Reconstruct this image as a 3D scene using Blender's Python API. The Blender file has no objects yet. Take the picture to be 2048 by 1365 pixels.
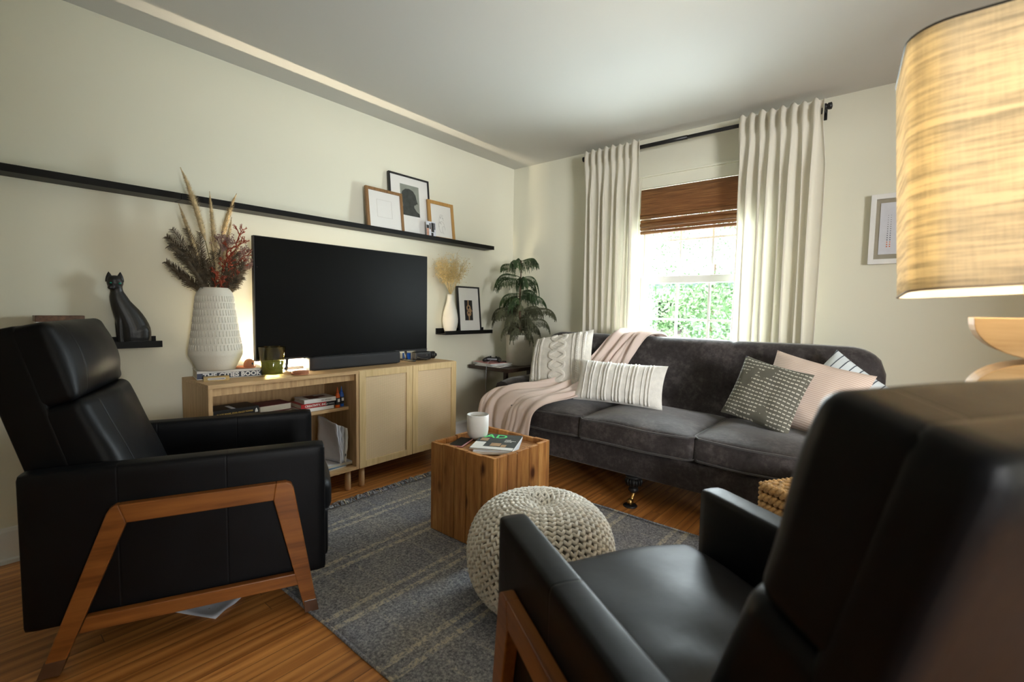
import bpy, bmesh, math, random
from math import sin, cos, pi, radians, sqrt, exp
from mathutils import Vector, Matrix, noise
random.seed(7)
SC = bpy.context.scene
COL = SC.collection

# ------------------------------------------------------------------ camera
cd = bpy.data.cameras.new('camera')
cam = bpy.data.objects.new('camera', cd); COL.objects.link(cam)
CAM_POS = Vector((2.8882, -3.4631, 1.1138)); YAW, PITCH, ROLL, FPX = .6935, .0667, .0173, 943.95
fw = Vector((-sin(YAW)*cos(PITCH), cos(YAW)*cos(PITCH), -sin(PITCH)))
r0 = Vector((cos(YAW), sin(YAW), 0)); u0 = r0.cross(fw)
rr = cos(ROLL)*r0 + sin(ROLL)*u0; uu = -sin(ROLL)*r0 + cos(ROLL)*u0
cam.matrix_world = Matrix(((rr.x, uu.x, -fw.x, CAM_POS.x), (rr.y, uu.y, -fw.y, CAM_POS.y), (rr.z, uu.z, -fw.z, CAM_POS.z), (0, 0, 0, 1)))
cd.sensor_width = 36; cd.lens = FPX/2048*36; cd.clip_start = .02
cd.dof.use_dof = True; cd.dof.focus_distance = 2.6; cd.dof.aperture_fstop = 2.8
SC.camera = cam

# ------------------------------------------------------------------ world, sun, daylight, added fill, exposure
SC.view_settings.view_transform = 'Standard'; SC.view_settings.look = 'None'
SC.view_settings.gamma = 1; SC.view_settings.use_curve_mapping = False
SC.view_settings.exposure = 0.27
w = bpy.data.worlds.new('sky'); SC.world = w; w.use_nodes = True
w.node_tree.nodes['Background'].inputs[0].default_value = (.86, .93, 1, 1)
w.node_tree.nodes['Background'].inputs[1].default_value = 6.5
sd = bpy.data.lights.new('sun', 'SUN'); sd.energy = 9; sd.angle = radians(1); sd.color = (1, .95, .86)
so = bpy.data.objects.new('sun', sd); COL.objects.link(so); so.rotation_euler = (radians(48), 0, radians(-25))

def area(name, loc, rot, sx, sy, power, color):
    l = bpy.data.lights.new(name, 'AREA'); l.shape = 'RECTANGLE'; l.size = sx; l.size_y = sy; l.energy = power; l.color = color
    o = bpy.data.objects.new(name, l); COL.objects.link(o); o.location = loc; o.rotation_euler = rot
    return o
# daylight entering by the window behind the sofa; then an added fill light
area('daylight_front', (1.68, .30, 1.25), (radians(-90), 0, 0), .74, 1.0, 84, (.88, .94, 1))
area('side_fill_light', (8.35, -4.55, 1.45), (radians(90), 0, radians(63)), 1.9, 1.6, 430, (.97, .98, 1))  # added fill aimed through the unseen side opening, no window behind it

# ------------------------------------------------------------------ materials
def rgb(c): return (c[0], c[1], c[2], 1)
def nmat(name):
    m = bpy.data.materials.new(name); m.use_nodes = True
    nt = m.node_tree; b = nt.nodes['Principled BSDF']
    return m, nt, b
def N(nt, t, **k):
    n = nt.nodes.new(t)
    for a, v in k.items(): setattr(n, a, v)
    return n
def coords(nt, scale=(1, 1, 1), kind='Object'):
    tc = N(nt, 'ShaderNodeTexCoord'); mp = N(nt, 'ShaderNodeMapping'); mp.inputs['Scale'].default_value = scale
    nt.links.new(tc.outputs[kind], mp.inputs[0]); return mp.outputs[0]
def ramp(nt, src, stops):
    r = N(nt, 'ShaderNodeValToRGB'); e = r.color_ramp.elements
    e[0].position, e[0].color = stops[0][0], rgb(stops[0][1]); e[1].position, e[1].color = stops[-1][0], rgb(stops[-1][1])
    for p, c in stops[1:-1]:
        q = e.new(p); q.color = rgb(c)
    nt.links.new(src, r.inputs[0]); return r.outputs[0]
def bump(nt, b, h, strength=.3, dist=.01):
    n = N(nt, 'ShaderNodeBump'); n.inputs['Strength'].default_value = strength; n.inputs['Distance'].default_value = dist
    nt.links.new(h, n.inputs['Height']); nt.links.new(n.outputs[0], b.inputs['Normal']); return n
def noise_tex(nt, vec, scale, detail=4, rough=.5):
    n = N(nt, 'ShaderNodeTexNoise'); n.inputs['Scale'].default_value = scale; n.inputs['Detail'].default_value = detail
    n.inputs['Roughness'].default_value = rough; nt.links.new(vec, n.inputs['Vector']); return n.outputs[0]
def simple(name, c, rough=.6, var=.0, scale=20, bmp=0, bscale=200, metal=0, spec=None, sheen=0, stretch=(1, 1, 1), bdist=.002):
    m, nt, b = nmat(name); b.inputs['Base Color'].default_value = rgb(c); b.inputs['Roughness'].default_value = rough
    b.inputs['Metallic'].default_value = metal
    if spec is not None: b.inputs['Specular IOR Level'].default_value = spec
    if sheen: b.inputs['Sheen Weight'].default_value = sheen
    v = coords(nt, stretch)
    f = noise_tex(nt, v, scale)
    lo = tuple(x*(1-var) for x in c); hi = tuple(min(1, x*(1+var)) for x in c)
    nt.links.new(ramp(nt, f, [(.3, lo), (.7, hi)]), b.inputs['Base Color'])
    if bmp: bump(nt, b, noise_tex(nt, v, bscale, 3), bmp, bdist)
    return m
def wood(name, lo, hi, axis=0, scale=3.5, rough=.45, stretch=14, ring=0):
    m, nt, b = nmat(name); s = [stretch]*3; s[axis] = 1.0
    v = coords(nt, s)
    f = noise_tex(nt, v, scale, 6, .62)
    mid = tuple((a*.4+c*.6) for a, c in zip(lo, hi))
    nt.links.new(ramp(nt, f, [(.30, lo), (.5, mid), (.68, hi)]), b.inputs['Base Color'])
    b.inputs['Roughness'].default_value = rough
    bump(nt, b, f, .15, .002)
    return m

def wall_paint(name, c):
    m, nt, b = nmat(name); v = coords(nt)
    f = noise_tex(nt, v, 1.3, 2)
    nt.links.new(ramp(nt, f, [(.3, tuple(x*.985 for x in c)), (.7, c)]), b.inputs['Base Color'])
    b.inputs['Roughness'].default_value = .75
    bump(nt, b, noise_tex(nt, v, 130, 4), .12, .0015); return m
M = {}
M['wall'] = wall_paint('wall_paint', (.80, .785, .65))
M['ceiling'] = wall_paint('ceiling_paint', (.66, .655, .62))
M['trim'] = simple('white_trim', (.82, .82, .79), .4, .01, 3)

def floor_mat():
    m, nt, b = nmat('oak_floorboards')
    tc = N(nt, 'ShaderNodeTexCoord'); sep = N(nt, 'ShaderNodeSeparateXYZ'); nt.links.new(tc.outputs['Object'], sep.inputs[0])
    dv = N(nt, 'ShaderNodeMath', operation='DIVIDE'); nt.links.new(sep.outputs[0], dv.inputs[0]); dv.inputs[1].default_value = .058
    fl = N(nt, 'ShaderNodeMath', operation='FLOOR'); nt.links.new(dv.outputs[0], fl.inputs[0])
    wn = N(nt, 'ShaderNodeTexWhiteNoise', noise_dimensions='1D'); nt.links.new(fl.outputs[0], wn.inputs['W'])
    sh_ = N(nt, 'ShaderNodeMath', operation='MULTIPLY_ADD'); nt.links.new(wn.outputs['Value'], sh_.inputs[0]); sh_.inputs[1].default_value = 3.3; nt.links.new(sep.outputs[1], sh_.inputs[2])
    comb = N(nt, 'ShaderNodeCombineXYZ'); nt.links.new(sh_.outputs[0], comb.inputs[0]); nt.links.new(sep.outputs[0], comb.inputs[1])
    br = N(nt, 'ShaderNodeTexBrick'); nt.links.new(comb.outputs[0], br.inputs['Vector'])
    br.offset = 0; br.offset_frequency = 2; br.squash = 1
    br.inputs['Color1'].default_value = (0, 0, 0, 1); br.inputs['Color2'].default_value = (1, 1, 1, 1); br.inputs['Mortar'].default_value = (.5, .5, .5, 1)
    br.inputs['Scale'].default_value = 1; br.inputs['Mortar Size'].default_value = .0009; br.inputs['Mortar Smooth'].default_value = .1
    br.inputs['Bias'].default_value = 0; br.inputs['Brick Width'].default_value = 1.15; br.inputs['Row Height'].default_value = .058
    # grain: noise stretched along the board, offset by board
    add = N(nt, 'ShaderNodeVectorMath', operation='MULTIPLY_ADD'); add.inputs[1].default_value = (7, 11, 5)
    nt.links.new(br.outputs['Color'], add.inputs[0]); nt.links.new(comb.outputs[0], add.inputs[2])
    mp = N(nt, 'ShaderNodeMapping'); mp.inputs['Scale'].default_value = (1.3, 22, 1); nt.links.new(add.outputs[0], mp.inputs[0])
    g = noise_tex(nt, mp.outputs[0], 2.2, 7, .65)
    wv = N(nt, 'ShaderNodeTexWave', wave_type='BANDS', bands_direction='Y'); wv.inputs['Scale'].default_value = .8; wv.inputs['Distortion'].default_value = 7
    wv.inputs['Detail'].default_value = 3; wv.inputs['Detail Scale'].default_value = 1.2
    mp2 = N(nt, 'ShaderNodeMapping'); mp2.inputs['Scale'].default_value = (.45, 9, 1); nt.links.new(add.outputs[0], mp2.inputs[0]); nt.links.new(mp2.outputs[0], wv.inputs['Vector'])
    mx = N(nt, 'ShaderNodeMix', data_type='FLOAT'); mx.inputs[0].default_value = .25; nt.links.new(g, mx.inputs[2]); nt.links.new(wv.outputs['Fac'], mx.inputs[3])
    base = ramp(nt, mx.outputs[0], [(.2, (.25, .085, .020)), (.42, (.52, .21, .055)), (.6, (.68, .30, .085)), (.8, (.78, .38, .12))])
    tint = ramp(nt, br.outputs['Color'], [(0, (.74, .70, .66)), (1, (1.05, 1.03, 1.0))])
    mul = N(nt, 'ShaderNodeMix', data_type='RGBA', blend_type='MULTIPLY'); mul.inputs[0].default_value = 1
    nt.links.new(base, mul.inputs[6]); nt.links.new(tint, mul.inputs[7])
    mm = N(nt, 'ShaderNodeMix', data_type='RGBA'); nt.links.new(br.outputs['Fac'], mm.inputs[0]); nt.links.new(mul.outputs[2], mm.inputs[6]); mm.inputs[7].default_value = (.05, .02, .008, 1)
    nt.links.new(mm.outputs[2], b.inputs['Base Color']); b.inputs['Roughness'].default_value = .33
    inv = N(nt, 'ShaderNodeMath', operation='MULTIPLY_ADD'); nt.links.new(br.outputs['Fac'], inv.inputs[0]); inv.inputs[1].default_value = -1.0; nt.links.new(mx.outputs[0], inv.inputs[2])
    bump(nt, b, inv.outputs[0], .18, .001)
    return m
M['floor'] = floor_mat()

def line_mask(nt, src, centres, half):
    out = None
    for c in centres:
        s = N(nt, 'ShaderNodeMath', operation='SUBTRACT'); nt.links.new(src, s.inputs[0]); s.inputs[1].default_value = c
        a = N(nt, 'ShaderNodeMath', operation='ABSOLUTE'); nt.links.new(s.outputs[0], a.inputs[0])
        l = N(nt, 'ShaderNodeMath', operation='LESS_THAN'); nt.links.new(a.outputs[0], l.inputs[0]); l.inputs[1].default_value = half
        if out is None: out = l.outputs[0]
        else:
            q = N(nt, 'ShaderNodeMath', operation='MAXIMUM'); nt.links.new(out, q.inputs[0]); nt.links.new(l.outputs[0], q.inputs[1]); out = q.outputs[0]
    return out
def rug_mat():
    m, nt, b = nmat('grey_plaid_wool')
    tc = N(nt, 'ShaderNodeTexCoord'); sep = N(nt, 'ShaderNodeSeparateXYZ'); nt.links.new(tc.outputs['Object'], sep.inputs[0])
    wob = noise_tex(nt, tc.outputs['Object'], 60, 2)
    xs = N(nt, 'ShaderNodeMath', operation='MULTIPLY_ADD'); nt.links.new(wob, xs.inputs[0]); xs.inputs[1].default_value = .012; nt.links.new(sep.outputs[0], xs.inputs[2])
    ys = N(nt, 'ShaderNodeMath', operation='MULTIPLY_ADD'); nt.links.new(wob, ys.inputs[0]); ys.inputs[1].default_value = .012; nt.links.new(sep.outputs[1], ys.inputs[2])
    lx = []
    for k in range(-2, 6):
        c = 1.413+.335*k
        if .52 < c < 2.95: lx += [c-.030, c+.030]
    ly = []
    for k in range(4): ly += [-2.430+.407*k-.062, -2.430+.407*k+.062]
    m1 = line_mask(nt, xs.outputs[0], lx, .0125); m2 = line_mask(nt, ys.outputs[0], ly, .008)
    v = coords(nt, (1, 1, 1))
    fine = noise_tex(nt, v, 105, 5, .85); big = noise_tex(nt, v, 5, 3)
    col = ramp(nt, fine, [(.34, (.08, .083, .095)), (.5, (.28, .285, .31)), (.66, (.62, .61, .61))])
    tint = ramp(nt, big, [(.3, (.86, .88, .95)), (.7, (1.1, 1.07, 1.0))])
    mu = N(nt, 'ShaderNodeMix', data_type='RGBA', blend_type='MULTIPLY'); mu.inputs[0].default_value = 1; nt.links.new(col, mu.inputs[6]); nt.links.new(tint, mu.inputs[7])
    patch = ramp(nt, noise_tex(nt, v, 75, 3, .8), [(.44, (0, 0, 0)), (.56, (1, 1, 1))])
    a1 = N(nt, 'ShaderNodeMath', operation='MULTIPLY'); nt.links.new(m1, a1.inputs[0]); nt.links.new(patch, a1.inputs[1])
    patch2 = ramp(nt, noise_tex(nt, v, 90, 2, .7), [(.5, (0, 0, 0)), (.62, (.55, .55, .55))])
    a2 = N(nt, 'ShaderNodeMath', operation='MULTIPLY'); nt.links.new(m2, a2.inputs[0]); nt.links.new(patch2, a2.inputs[1])
    mk = N(nt, 'ShaderNodeMath', operation='MAXIMUM'); nt.links.new(a1.outputs[0], mk.inputs[0]); nt.links.new(a2.outputs[0], mk.inputs[1])
    mk2 = N(nt, 'ShaderNodeMath', operation='MULTIPLY'); nt.links.new(mk.outputs[0], mk2.inputs[0]); mk2.inputs[1].default_value = .8
    mm = N(nt, 'ShaderNodeMix', data_type='RGBA'); nt.links.new(mk2.outputs[0], mm.inputs[0]); nt.links.new(mu.outputs[2], mm.inputs[6]); mm.inputs[7].default_value = (.74, .68, .54, 1)
    nt.links.new(mm.outputs[2], b.inputs['Base Color']); b.inputs['Roughness'].default_value = .95; b.inputs['Specular IOR Level'].default_value = .15
    bump(nt, b, noise_tex(nt, v, 260, 3, .8), .8, .004)
    return m
M['rug'] = rug_mat()
M['fringe'] = simple('rug_fringe_yarn', (.30, .31, .34), .95, .6, 60)
M['fringe_pale'] = simple('rug_fringe_cream', (.66, .60, .48), .95, .2, 60)

def leather(name, seam=None, c=(.0040, .0044, .0056)):
    m, nt, b = nmat(name); b.inputs['Roughness'].default_value = .36; b.inputs['Specular IOR Level'].default_value = .17
    v = coords(nt)
    big = noise_tex(nt, v, 7, 3); fine = noise_tex(nt, v, 420, 3, .7)
    nt.links.new(ramp(nt, big, [(.3, tuple(x*.75 for x in c)), (.7, tuple(x*1.3 for x in c))]), b.inputs['Base Color'])
    rf = N(nt, 'ShaderNodeMapRange'); nt.links.new(big, rf.inputs[0]); rf.inputs[3].default_value = .38; rf.inputs[4].default_value = .54; nt.links.new(rf.outputs[0], b.inputs['Roughness'])
    h = N(nt, 'ShaderNodeMath', operation='MULTIPLY'); nt.links.new(fine, h.inputs[0]); h.inputs[1].default_value = .12
    hh = N(nt, 'ShaderNodeMath', operation='MULTIPLY_ADD'); nt.links.new(big, hh.inputs[0]); hh.inputs[1].default_value = 1.2; nt.links.new(h.outputs[0], hh.inputs[2])
    out = hh.outputs[0]
    if seam:
        ax, pos = seam
        tc = N(nt, 'ShaderNodeTexCoord'); sep = N(nt, 'ShaderNodeSeparateXYZ'); nt.links.new(tc.outputs['Object'], sep.inputs[0])
        src = sep.outputs[ax]
        if ax == 0:
            ab = N(nt, 'ShaderNodeMath', operation='ABSOLUTE'); nt.links.new(src, ab.inputs[0]); src = ab.outputs[0]
        for ps in pos:
            s = N(nt, 'ShaderNodeMath', operation='SUBTRACT'); nt.links.new(src, s.inputs[0]); s.inputs[1].default_value = ps
            a = N(nt, 'ShaderNodeMath', operation='ABSOLUTE'); nt.links.new(s.outputs[0], a.inputs[0])
            r = N(nt, 'ShaderNodeMapRange'); nt.links.new(a.outputs[0], r.inputs[0]); r.inputs[1].default_value = 0; r.inputs[2].default_value = .004; r.inputs[3].default_value = -.45; r.inputs[4].default_value = 0
            q = N(nt, 'ShaderNodeMath', operation='ADD'); nt.links.new(out, q.inputs[0]); nt.links.new(r.outputs[0], q.inputs[1]); out = q.outputs[0]
    bump(nt, b, out, .55, .003)
    return m
M['leather'] = leather('black_leather')
M['leather_panel'] = leather('black_leather_panel', (1, (.17, .46)))
M['leather_back'] = leather('black_leather_cushion', (0, (.185,)))
M['chair_wood'] = wood('brown_stained_wood', (.14, .042, .008), (.34, .125, .028), 1, 2.2, .33)
M['foot_cap'] = simple('clear_rubber_sock', (.12, .06, .035), .25, .1)

def sofa_mat():
    m, nt, b = nmat('charcoal_velvet'); v = coords(nt)
    f = noise_tex(nt, v, 7, 6, .7); g = noise_tex(nt, v, 40, 4, .7)
    mx = N(nt, 'ShaderNodeMix', data_type='FLOAT'); mx.inputs[0].default_value = .35; nt.links.new(f, mx.inputs[2]); nt.links.new(g, mx.inputs[3])
    nt.links.new(ramp(nt, mx.outputs[0], [(.33, (.017, .013, .013)), (.5, (.043, .036, .036)), (.66, (.105, .090, .088))]), b.inputs['Base Color'])
    b.inputs['Roughness'].default_value = .75; b.inputs['Sheen Weight'].default_value = .35; b.inputs['Sheen Roughness'].default_value = .4
    b.inputs['Specular IOR Level'].default_value = .25
    bump(nt, b, mx.outputs[0], .4, .006); return m
M['velvet'] = sofa_mat()
M['velvet_pipe'] = simple('velvet_piping', (.045, .04, .04), .7, .2, 50, sheen=.3)
M['black_metal'] = simple('black_painted_metal', (.010, .010, .010), .4, .2)
M['black_ledge'] = simple('black_ledge_paint', (.004, .004, .004), .5, .2, spec=.2)
M['brass'] = simple('brass', (.55, .36, .13), .3, .15, metal=1)
M['oak_x'] = wood('oak_veneer_horizontal', (.42, .25, .115), (.66, .45, .23), 1, 5, .5)
M['oak_z'] = wood('oak_veneer_vertical', (.41, .25, .11), (.64, .43, .22), 2, 5, .5)
M['door_oak'] = wood('pale_oak_door', (.62, .44, .20), (.78, .59, .32), 2, 4, .45)
M['leg_oak'] = wood('round_leg_oak', (.42, .25, .12), (.56, .36, .18), 2, 6, .45)
def rattan():
    m, nt, b = nmat('woven_cane'); v = coords(nt, (1, 1, 1))
    w1 = N(nt, 'ShaderNodeTexWave', wave_type='BANDS', bands_direction='Y'); w1.inputs['Scale'].default_value = 42
    w2 = N(nt, 'ShaderNodeTexWave', wave_type='BANDS', bands_direction='Z'); w2.inputs['Scale'].default_value = 42
    nt.links.new(v, w1.inputs['Vector']); nt.links.new(v, w2.inputs['Vector'])
    mx = N(nt, 'ShaderNodeMath', operation='MULTIPLY'); nt.links.new(w1.outputs['Fac'], mx.inputs[0]); nt.links.new(w2.outputs['Fac'], mx.inputs[1])
    nt.links.new(ramp(nt, mx.outputs[0], [(.0, (.62, .46, .27)), (.6, (.86, .68, .46))]), b.inputs['Base Color'])
    b.inputs['Roughness'].default_value = .7; bump(nt, b, mx.outputs[0], .5, .002); return m
M['rattan'] = rattan()
M['crate'] = None
def crate_mat():
    m, nt, b = nmat('reclaimed_pine')
    oi = N(nt, 'ShaderNodeObjectInfo')
    tc = N(nt, 'ShaderNodeTexCoord')
    sc = N(nt, 'ShaderNodeVectorMath', operation='SCALE'); nt.links.new(oi.outputs['Random'], sc.inputs[3]); sc.inputs[0].default_value = (3, 5, 7)
    ad = N(nt, 'ShaderNodeVectorMath', operation='ADD'); nt.links.new(tc.outputs['Object'], ad.inputs[0]); nt.links.new(sc.outputs[0], ad.inputs[1])
    mp = N(nt, 'ShaderNodeMapping'); mp.inputs['Scale'].default_value = (13, 13, 1.3); nt.links.new(ad.outputs[0], mp.inputs[0])
    f = noise_tex(nt, mp.outputs[0], 3.2, 6, .62)
    base = ramp(nt, f, [(.3, (.34, .125, .034)), (.5, (.58, .27, .082)), (.7, (.74, .41, .15))])
    vo = N(nt, 'ShaderNodeTexVoronoi'); vo.inputs['Scale'].default_value = 1
    mp2 = N(nt, 'ShaderNodeMapping'); mp2.inputs['Scale'].default_value = (7, 7, 3.6); nt.links.new(ad.outputs[0], mp2.inputs[0]); nt.links.new(mp2.outputs[0], vo.inputs['Vector'])
    k = ramp(nt, vo.outputs['Distance'], [(.06, (.16, .07, .03)), (.17, (1, 1, 1))])
    mu = N(nt, 'ShaderNodeMix', data_type='RGBA', blend_type='MULTIPLY'); mu.inputs[0].default_value = 1; nt.links.new(base, mu.inputs[6]); nt.links.new(k, mu.inputs[7])
    tint = ramp(nt, oi.outputs['Random'], [(0, (.66, .60, .55)), (1, (1.12, 1.1, 1.05))])
    mu2 = N(nt, 'ShaderNodeMix', data_type='RGBA', blend_type='MULTIPLY'); mu2.inputs[0].default_value = 1; nt.links.new(mu.outputs[2], mu2.inputs[6]); nt.links.new(tint, mu2.inputs[7])
    nt.links.new(mu2.outputs[2], b.inputs['Base Color']); b.inputs['Roughness'].default_value = .55; bump(nt, b, f, .3, .003); return m
M['crate'] = crate_mat()
M['knit'] = simple('cream_cotton_cord', (.86, .83, .76), .9, .10, 9, .5, 700, bdist=.001)
M['knit_core'] = simple('cream_knit_core', (.62, .58, .50), .95, .1)
def translucent(name, c, tr=.35, tc=None, bscale=500, rough=.85, thread=False):
    m, nt, b = nmat(name); b.inputs['Base Color'].default_value = rgb(c); b.inputs['Roughness'].default_value = rough; b.inputs['Specular IOR Level'].default_value = .2
    t = N(nt, 'ShaderNodeBsdfTranslucent'); t.inputs[0].default_value = rgb(tc or c)
    mx = N(nt, 'ShaderNodeMixShader'); mx.inputs[0].default_value = tr
    nt.links.new(b.outputs[0], mx.inputs[1]); nt.links.new(t.outputs[0], mx.inputs[2])
    nt.links.new(mx.outputs[0], nt.nodes['Material Output'].inputs[0])
    if thread:
        v = coords(nt, (1.5, 1.5, 30)); f = noise_tex(nt, v, 3.6, 6, .68)
        v2 = coords(nt, (60, 60, 4)); g = noise_tex(nt, v2, 3, 3, .6)
        q = N(nt, 'ShaderNodeMix', data_type='FLOAT'); q.inputs[0].default_value = .14; nt.links.new(f, q.inputs[2]); nt.links.new(g, q.inputs[3])
        lo = tuple(x*.60 for x in c)
        cc = ramp(nt, q.outputs[0], [(.34, lo), (.56, c)]); nt.links.new(cc, b.inputs['Base Color'])
        t2 = ramp(nt, q.outputs[0], [(.34, tuple(x*.52 for x in (tc or c))), (.56, (tc or c))]); nt.links.new(t2, t.inputs[0])
        bump(nt, b, q.outputs[0], .4, .002)
    else:
        v = coords(nt); bump(nt, b, noise_tex(nt, v, bscale, 2), .25, .001)
    return m
M['curtain'] = translucent('cream_linen_curtain', (.86, .82, .72), .38, (.88, .86, .78))
M['shade'] = translucent('linen_lampshade', (.74, .69, .60), .55, (1, .95, .80), thread=True)
M['shade_lining'] = translucent('white_shade_lining', (.85, .82, .75), .5, (.9, .82, .66))
M['blanket'] = translucent('blush_knit_throw', (.80, .655, .585), .06, bscale=260)
M['blush_pillow'] = None
def stripes(name, c1, c2, axis, freq, width=.5, rough=.9, wob=.0, dash=0, bdist=.003, sheen=0):
    m, nt, b = nmat(name); tc = N(nt, 'ShaderNodeTexCoord'); sep = N(nt, 'ShaderNodeSeparateXYZ')
    nz = N(nt, 'ShaderNodeTexNoise'); nz.inputs['Scale'].default_value = 9; nt.links.new(tc.outputs['Object'], nz.inputs['Vector'])
    nt.links.new(tc.outputs['Object'], sep.inputs[0])
    a = N(nt, 'ShaderNodeMath', operation='MULTIPLY_ADD'); nt.links.new(nz.outputs[0], a.inputs[0]); a.inputs[1].default_value = wob; nt.links.new(sep.outputs[axis], a.inputs[2])
    s = N(nt, 'ShaderNodeMath', operation='MULTIPLY'); nt.links.new(a.outputs[0], s.inputs[0]); s.inputs[1].default_value = freq
    f = N(nt, 'ShaderNodeMath', operation='FRACT'); nt.links.new(s.outputs[0], f.inputs[0])
    r = ramp(nt, f.outputs[0], [(0, (0, 0, 0)), (max(.01, width-.06), (0, 0, 0)), (width, (1, 1, 1)), (1, (1, 1, 1))])
    out = r
    if dash:
        o = 0 if axis != 0 else 2
        d = N(nt, 'ShaderNodeMath', operation='MULTIPLY'); nt.links.new(sep.outputs[o], d.inputs[0]); d.inputs[1].default_value = dash
        df = N(nt, 'ShaderNodeMath', operation='FRACT'); nt.links.new(d.outputs[0], df.inputs[0])
        g = N(nt, 'ShaderNodeMath', operation='GREATER_THAN'); nt.links.new(df.outputs[0], g.inputs[0]); g.inputs[1].default_value = .28
        nn = N(nt, 'ShaderNodeTexNoise'); nn.inputs['Scale'].default_value = 7; nt.links.new(tc.outputs['Object'], nn.inputs['Vector'])
        g2 = N(nt, 'ShaderNodeMath', operation='GREATER_THAN'); nt.links.new(nn.outputs[0], g2.inputs[0]); g2.inputs[1].default_value = .42
        q = N(nt, 'ShaderNodeMath', operation='MULTIPLY'); nt.links.new(g.outputs[0], q.inputs[0]); nt.links.new(r, q.inputs[1])
        q2 = N(nt, 'ShaderNodeMath', operation='MULTIPLY'); nt.links.new(q.outputs[0], q2.inputs[0]); nt.links.new(g2.outputs[0], q2.inputs[1]); out = q2.outputs[0]
    mx = N(nt, 'ShaderNodeMix', data_type='RGBA'); nt.links.new(out, mx.inputs[0]); mx.inputs[6].default_value = rgb(c1); mx.inputs[7].default_value = rgb(c2)
    nt.links.new(mx.outputs[2], b.inputs['Base Color']); b.inputs['Roughness'].default_value = rough; b.inputs['Specular IOR Level'].default_value = .2
    if sheen: b.inputs['Sheen Weight'].default_value = sheen
    bump(nt, b, out, .5, bdist); return m
M['blush_pillow'] = stripes('blush_striped_cotton', (.66, .50, .41), (.78, .66, .58), 2, 95, .5, wob=.01)
M['cream_knit'] = simple('cream_cable_knit', (.78, .745, .67), .95, .08, 30, .9, 260, bdist=.004)
M['white_knit'] = simple('white_boucle', (.86, .84, .78), .95, .06, 40, .9, 320, bdist=.003)
M['grey_pillow'] = stripes('olive_grey_weave_with_dashes', (.135, .13, .105), (.56, .54, .46), 2, 48, .72, wob=.02, dash=52, bdist=.005)
M['grey_back'] = simple('slate_cloth', (.12, .12, .16), .9, .1)
M['pale_stripe'] = stripes('pale_blue_ticking', (.70, .76, .79), (.08, .10, .13), 0, 26, .9)
M['basket'] = simple('water_hyacinth', (.50, .30, .12), .75, .35, 60, .4, 300)
M['white'] = simple('matte_white', (.84, .84, .82), .5, .02)
M['white_ceramic'] = simple('white_ceramic', (.80, .78, .72), .55, .03, 9, .2, 90)
M['cream_ceramic'] = simple('ribbed_cream_ceramic', (.72, .685, .585), .8, .03, 9, .3, 160)
M['pot'] = simple('ivory_pot', (.62, .59, .50), .7, .04)
M['soil'] = simple('soil', (.03, .02, .012), .95, .4, 60, .8, 80)
M['black'] = simple('matte_black_plastic', (.010, .010, .011), .45, .1)
M['cat_black'] = simple('black_cat_lacquer', (.007, .007, .007), .42, .2)
M['screen'] = simple('dark_screen', (.004, .004, .004), .4, .02, spec=.08)
M['soundbar'] = simple('soundbar_cloth', (.012, .013, .016), .7, .1)
M['emerald'] = simple('green_eye', (.0, .25, .16), .15, .1)
M['terracotta'] = simple('terracotta', (.42, .17, .085), .8, .1)
M['walnut'] = wood('walnut_frame', (.17, .085, .03), (.30, .16, .06), 2, 6, .5)
M['honey'] = wood('honey_frame', (.38, .20, .055), (.52, .29, .09), 2, 6, .5)
M['lamp_oak'] = wood('pale_lamp_oak', (.50, .31, .13), (.66, .45, .22), 0, 4, .5)
M['paper'] = simple('paper', (.80, .79, .75), .8, .02)
M['paper_cool'] = simple('cool_paper', (.66, .68, .74), .8, .04)
M['mat_board'] = simple('mat_board', (.76, .75, .72), .8, .01)
M['pages'] = stripes('page_block', (.70, .65, .53), (.52, .47, .38), 2, 700, .6, bdist=.0005)
M['charcoal_print'] = simple('charcoal_print', (.045, .05, .045), .8, .25, 30)
M['grey_print'] = simple('grey_print', (.26, .28, .24), .8, .12, 12)
M['ink'] = simple('ink', (.02, .02, .02), .7, .1)
M['faint_line'] = simple('faint_pencil', (.52, .50, .45), .8, .1)
M['red'] = simple('red_cover', (.42, .02, .02), .45, .05)
M['dark_red'] = simple('dark_red_cover', (.10, .012, .018), .45, .1)
M['navy'] = simple('navy_cover', (.02, .028, .07), .45, .1)
M['slate_cover'] = simple('slate_cover', (.028, .04, .06), .5, .1)
M['gold'] = simple('gold_foil_print', (.42, .28, .07), .4, .15)
M['silver'] = simple('silver_foil', (.75, .75, .77), .2, .1, metal=1)
M['grey_plastic'] = simple('grey_plastic', (.35, .37, .42), .4, .05)
M['orange'] = simple('orange_paint', (.75, .13, .01), .35, .05)
M['blue'] = simple('blue_paint', (.02, .12, .50), .35, .05)
M['green_text'] = simple('bright_green_ink', (.12, .75, .22), .6, .02)
M['tan'] = simple('tan_print', (.42, .26, .14), .7, .2, 40)
M['flesh'] = simple('warm_print_tone', (.52, .28, .20), .7, .2, 60)
M['pink'] = simple('pink_paper', (.60, .28, .28), .7, .05)
M['blue_paper'] = simple('blue_paper', (.12, .25, .42), .6, .3, 20)
M['dark_wood'] = wood('espresso_wood', (.018, .010, .007), (.045, .025, .016), 0, 5, .4)
M['needle'] = simple('norfolk_needles', (.045, .085, .028), .7, .45, 14)
M['needle_old'] = simple('faded_needles', (.11, .115, .062), .8, .35, 14)
M['bark'] = simple('bark', (.12, .075, .045), .9, .3, 60)
M['plume'] = simple('pampas_plume', (.66, .53, .31), .95, .25, 60)
M['stem'] = simple('dried_stem', (.18, .16, .06), .8, .3)
M['fern'] = simple('dark_dried_fern', (.085, .062, .034), .85, .5, 30)
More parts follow.
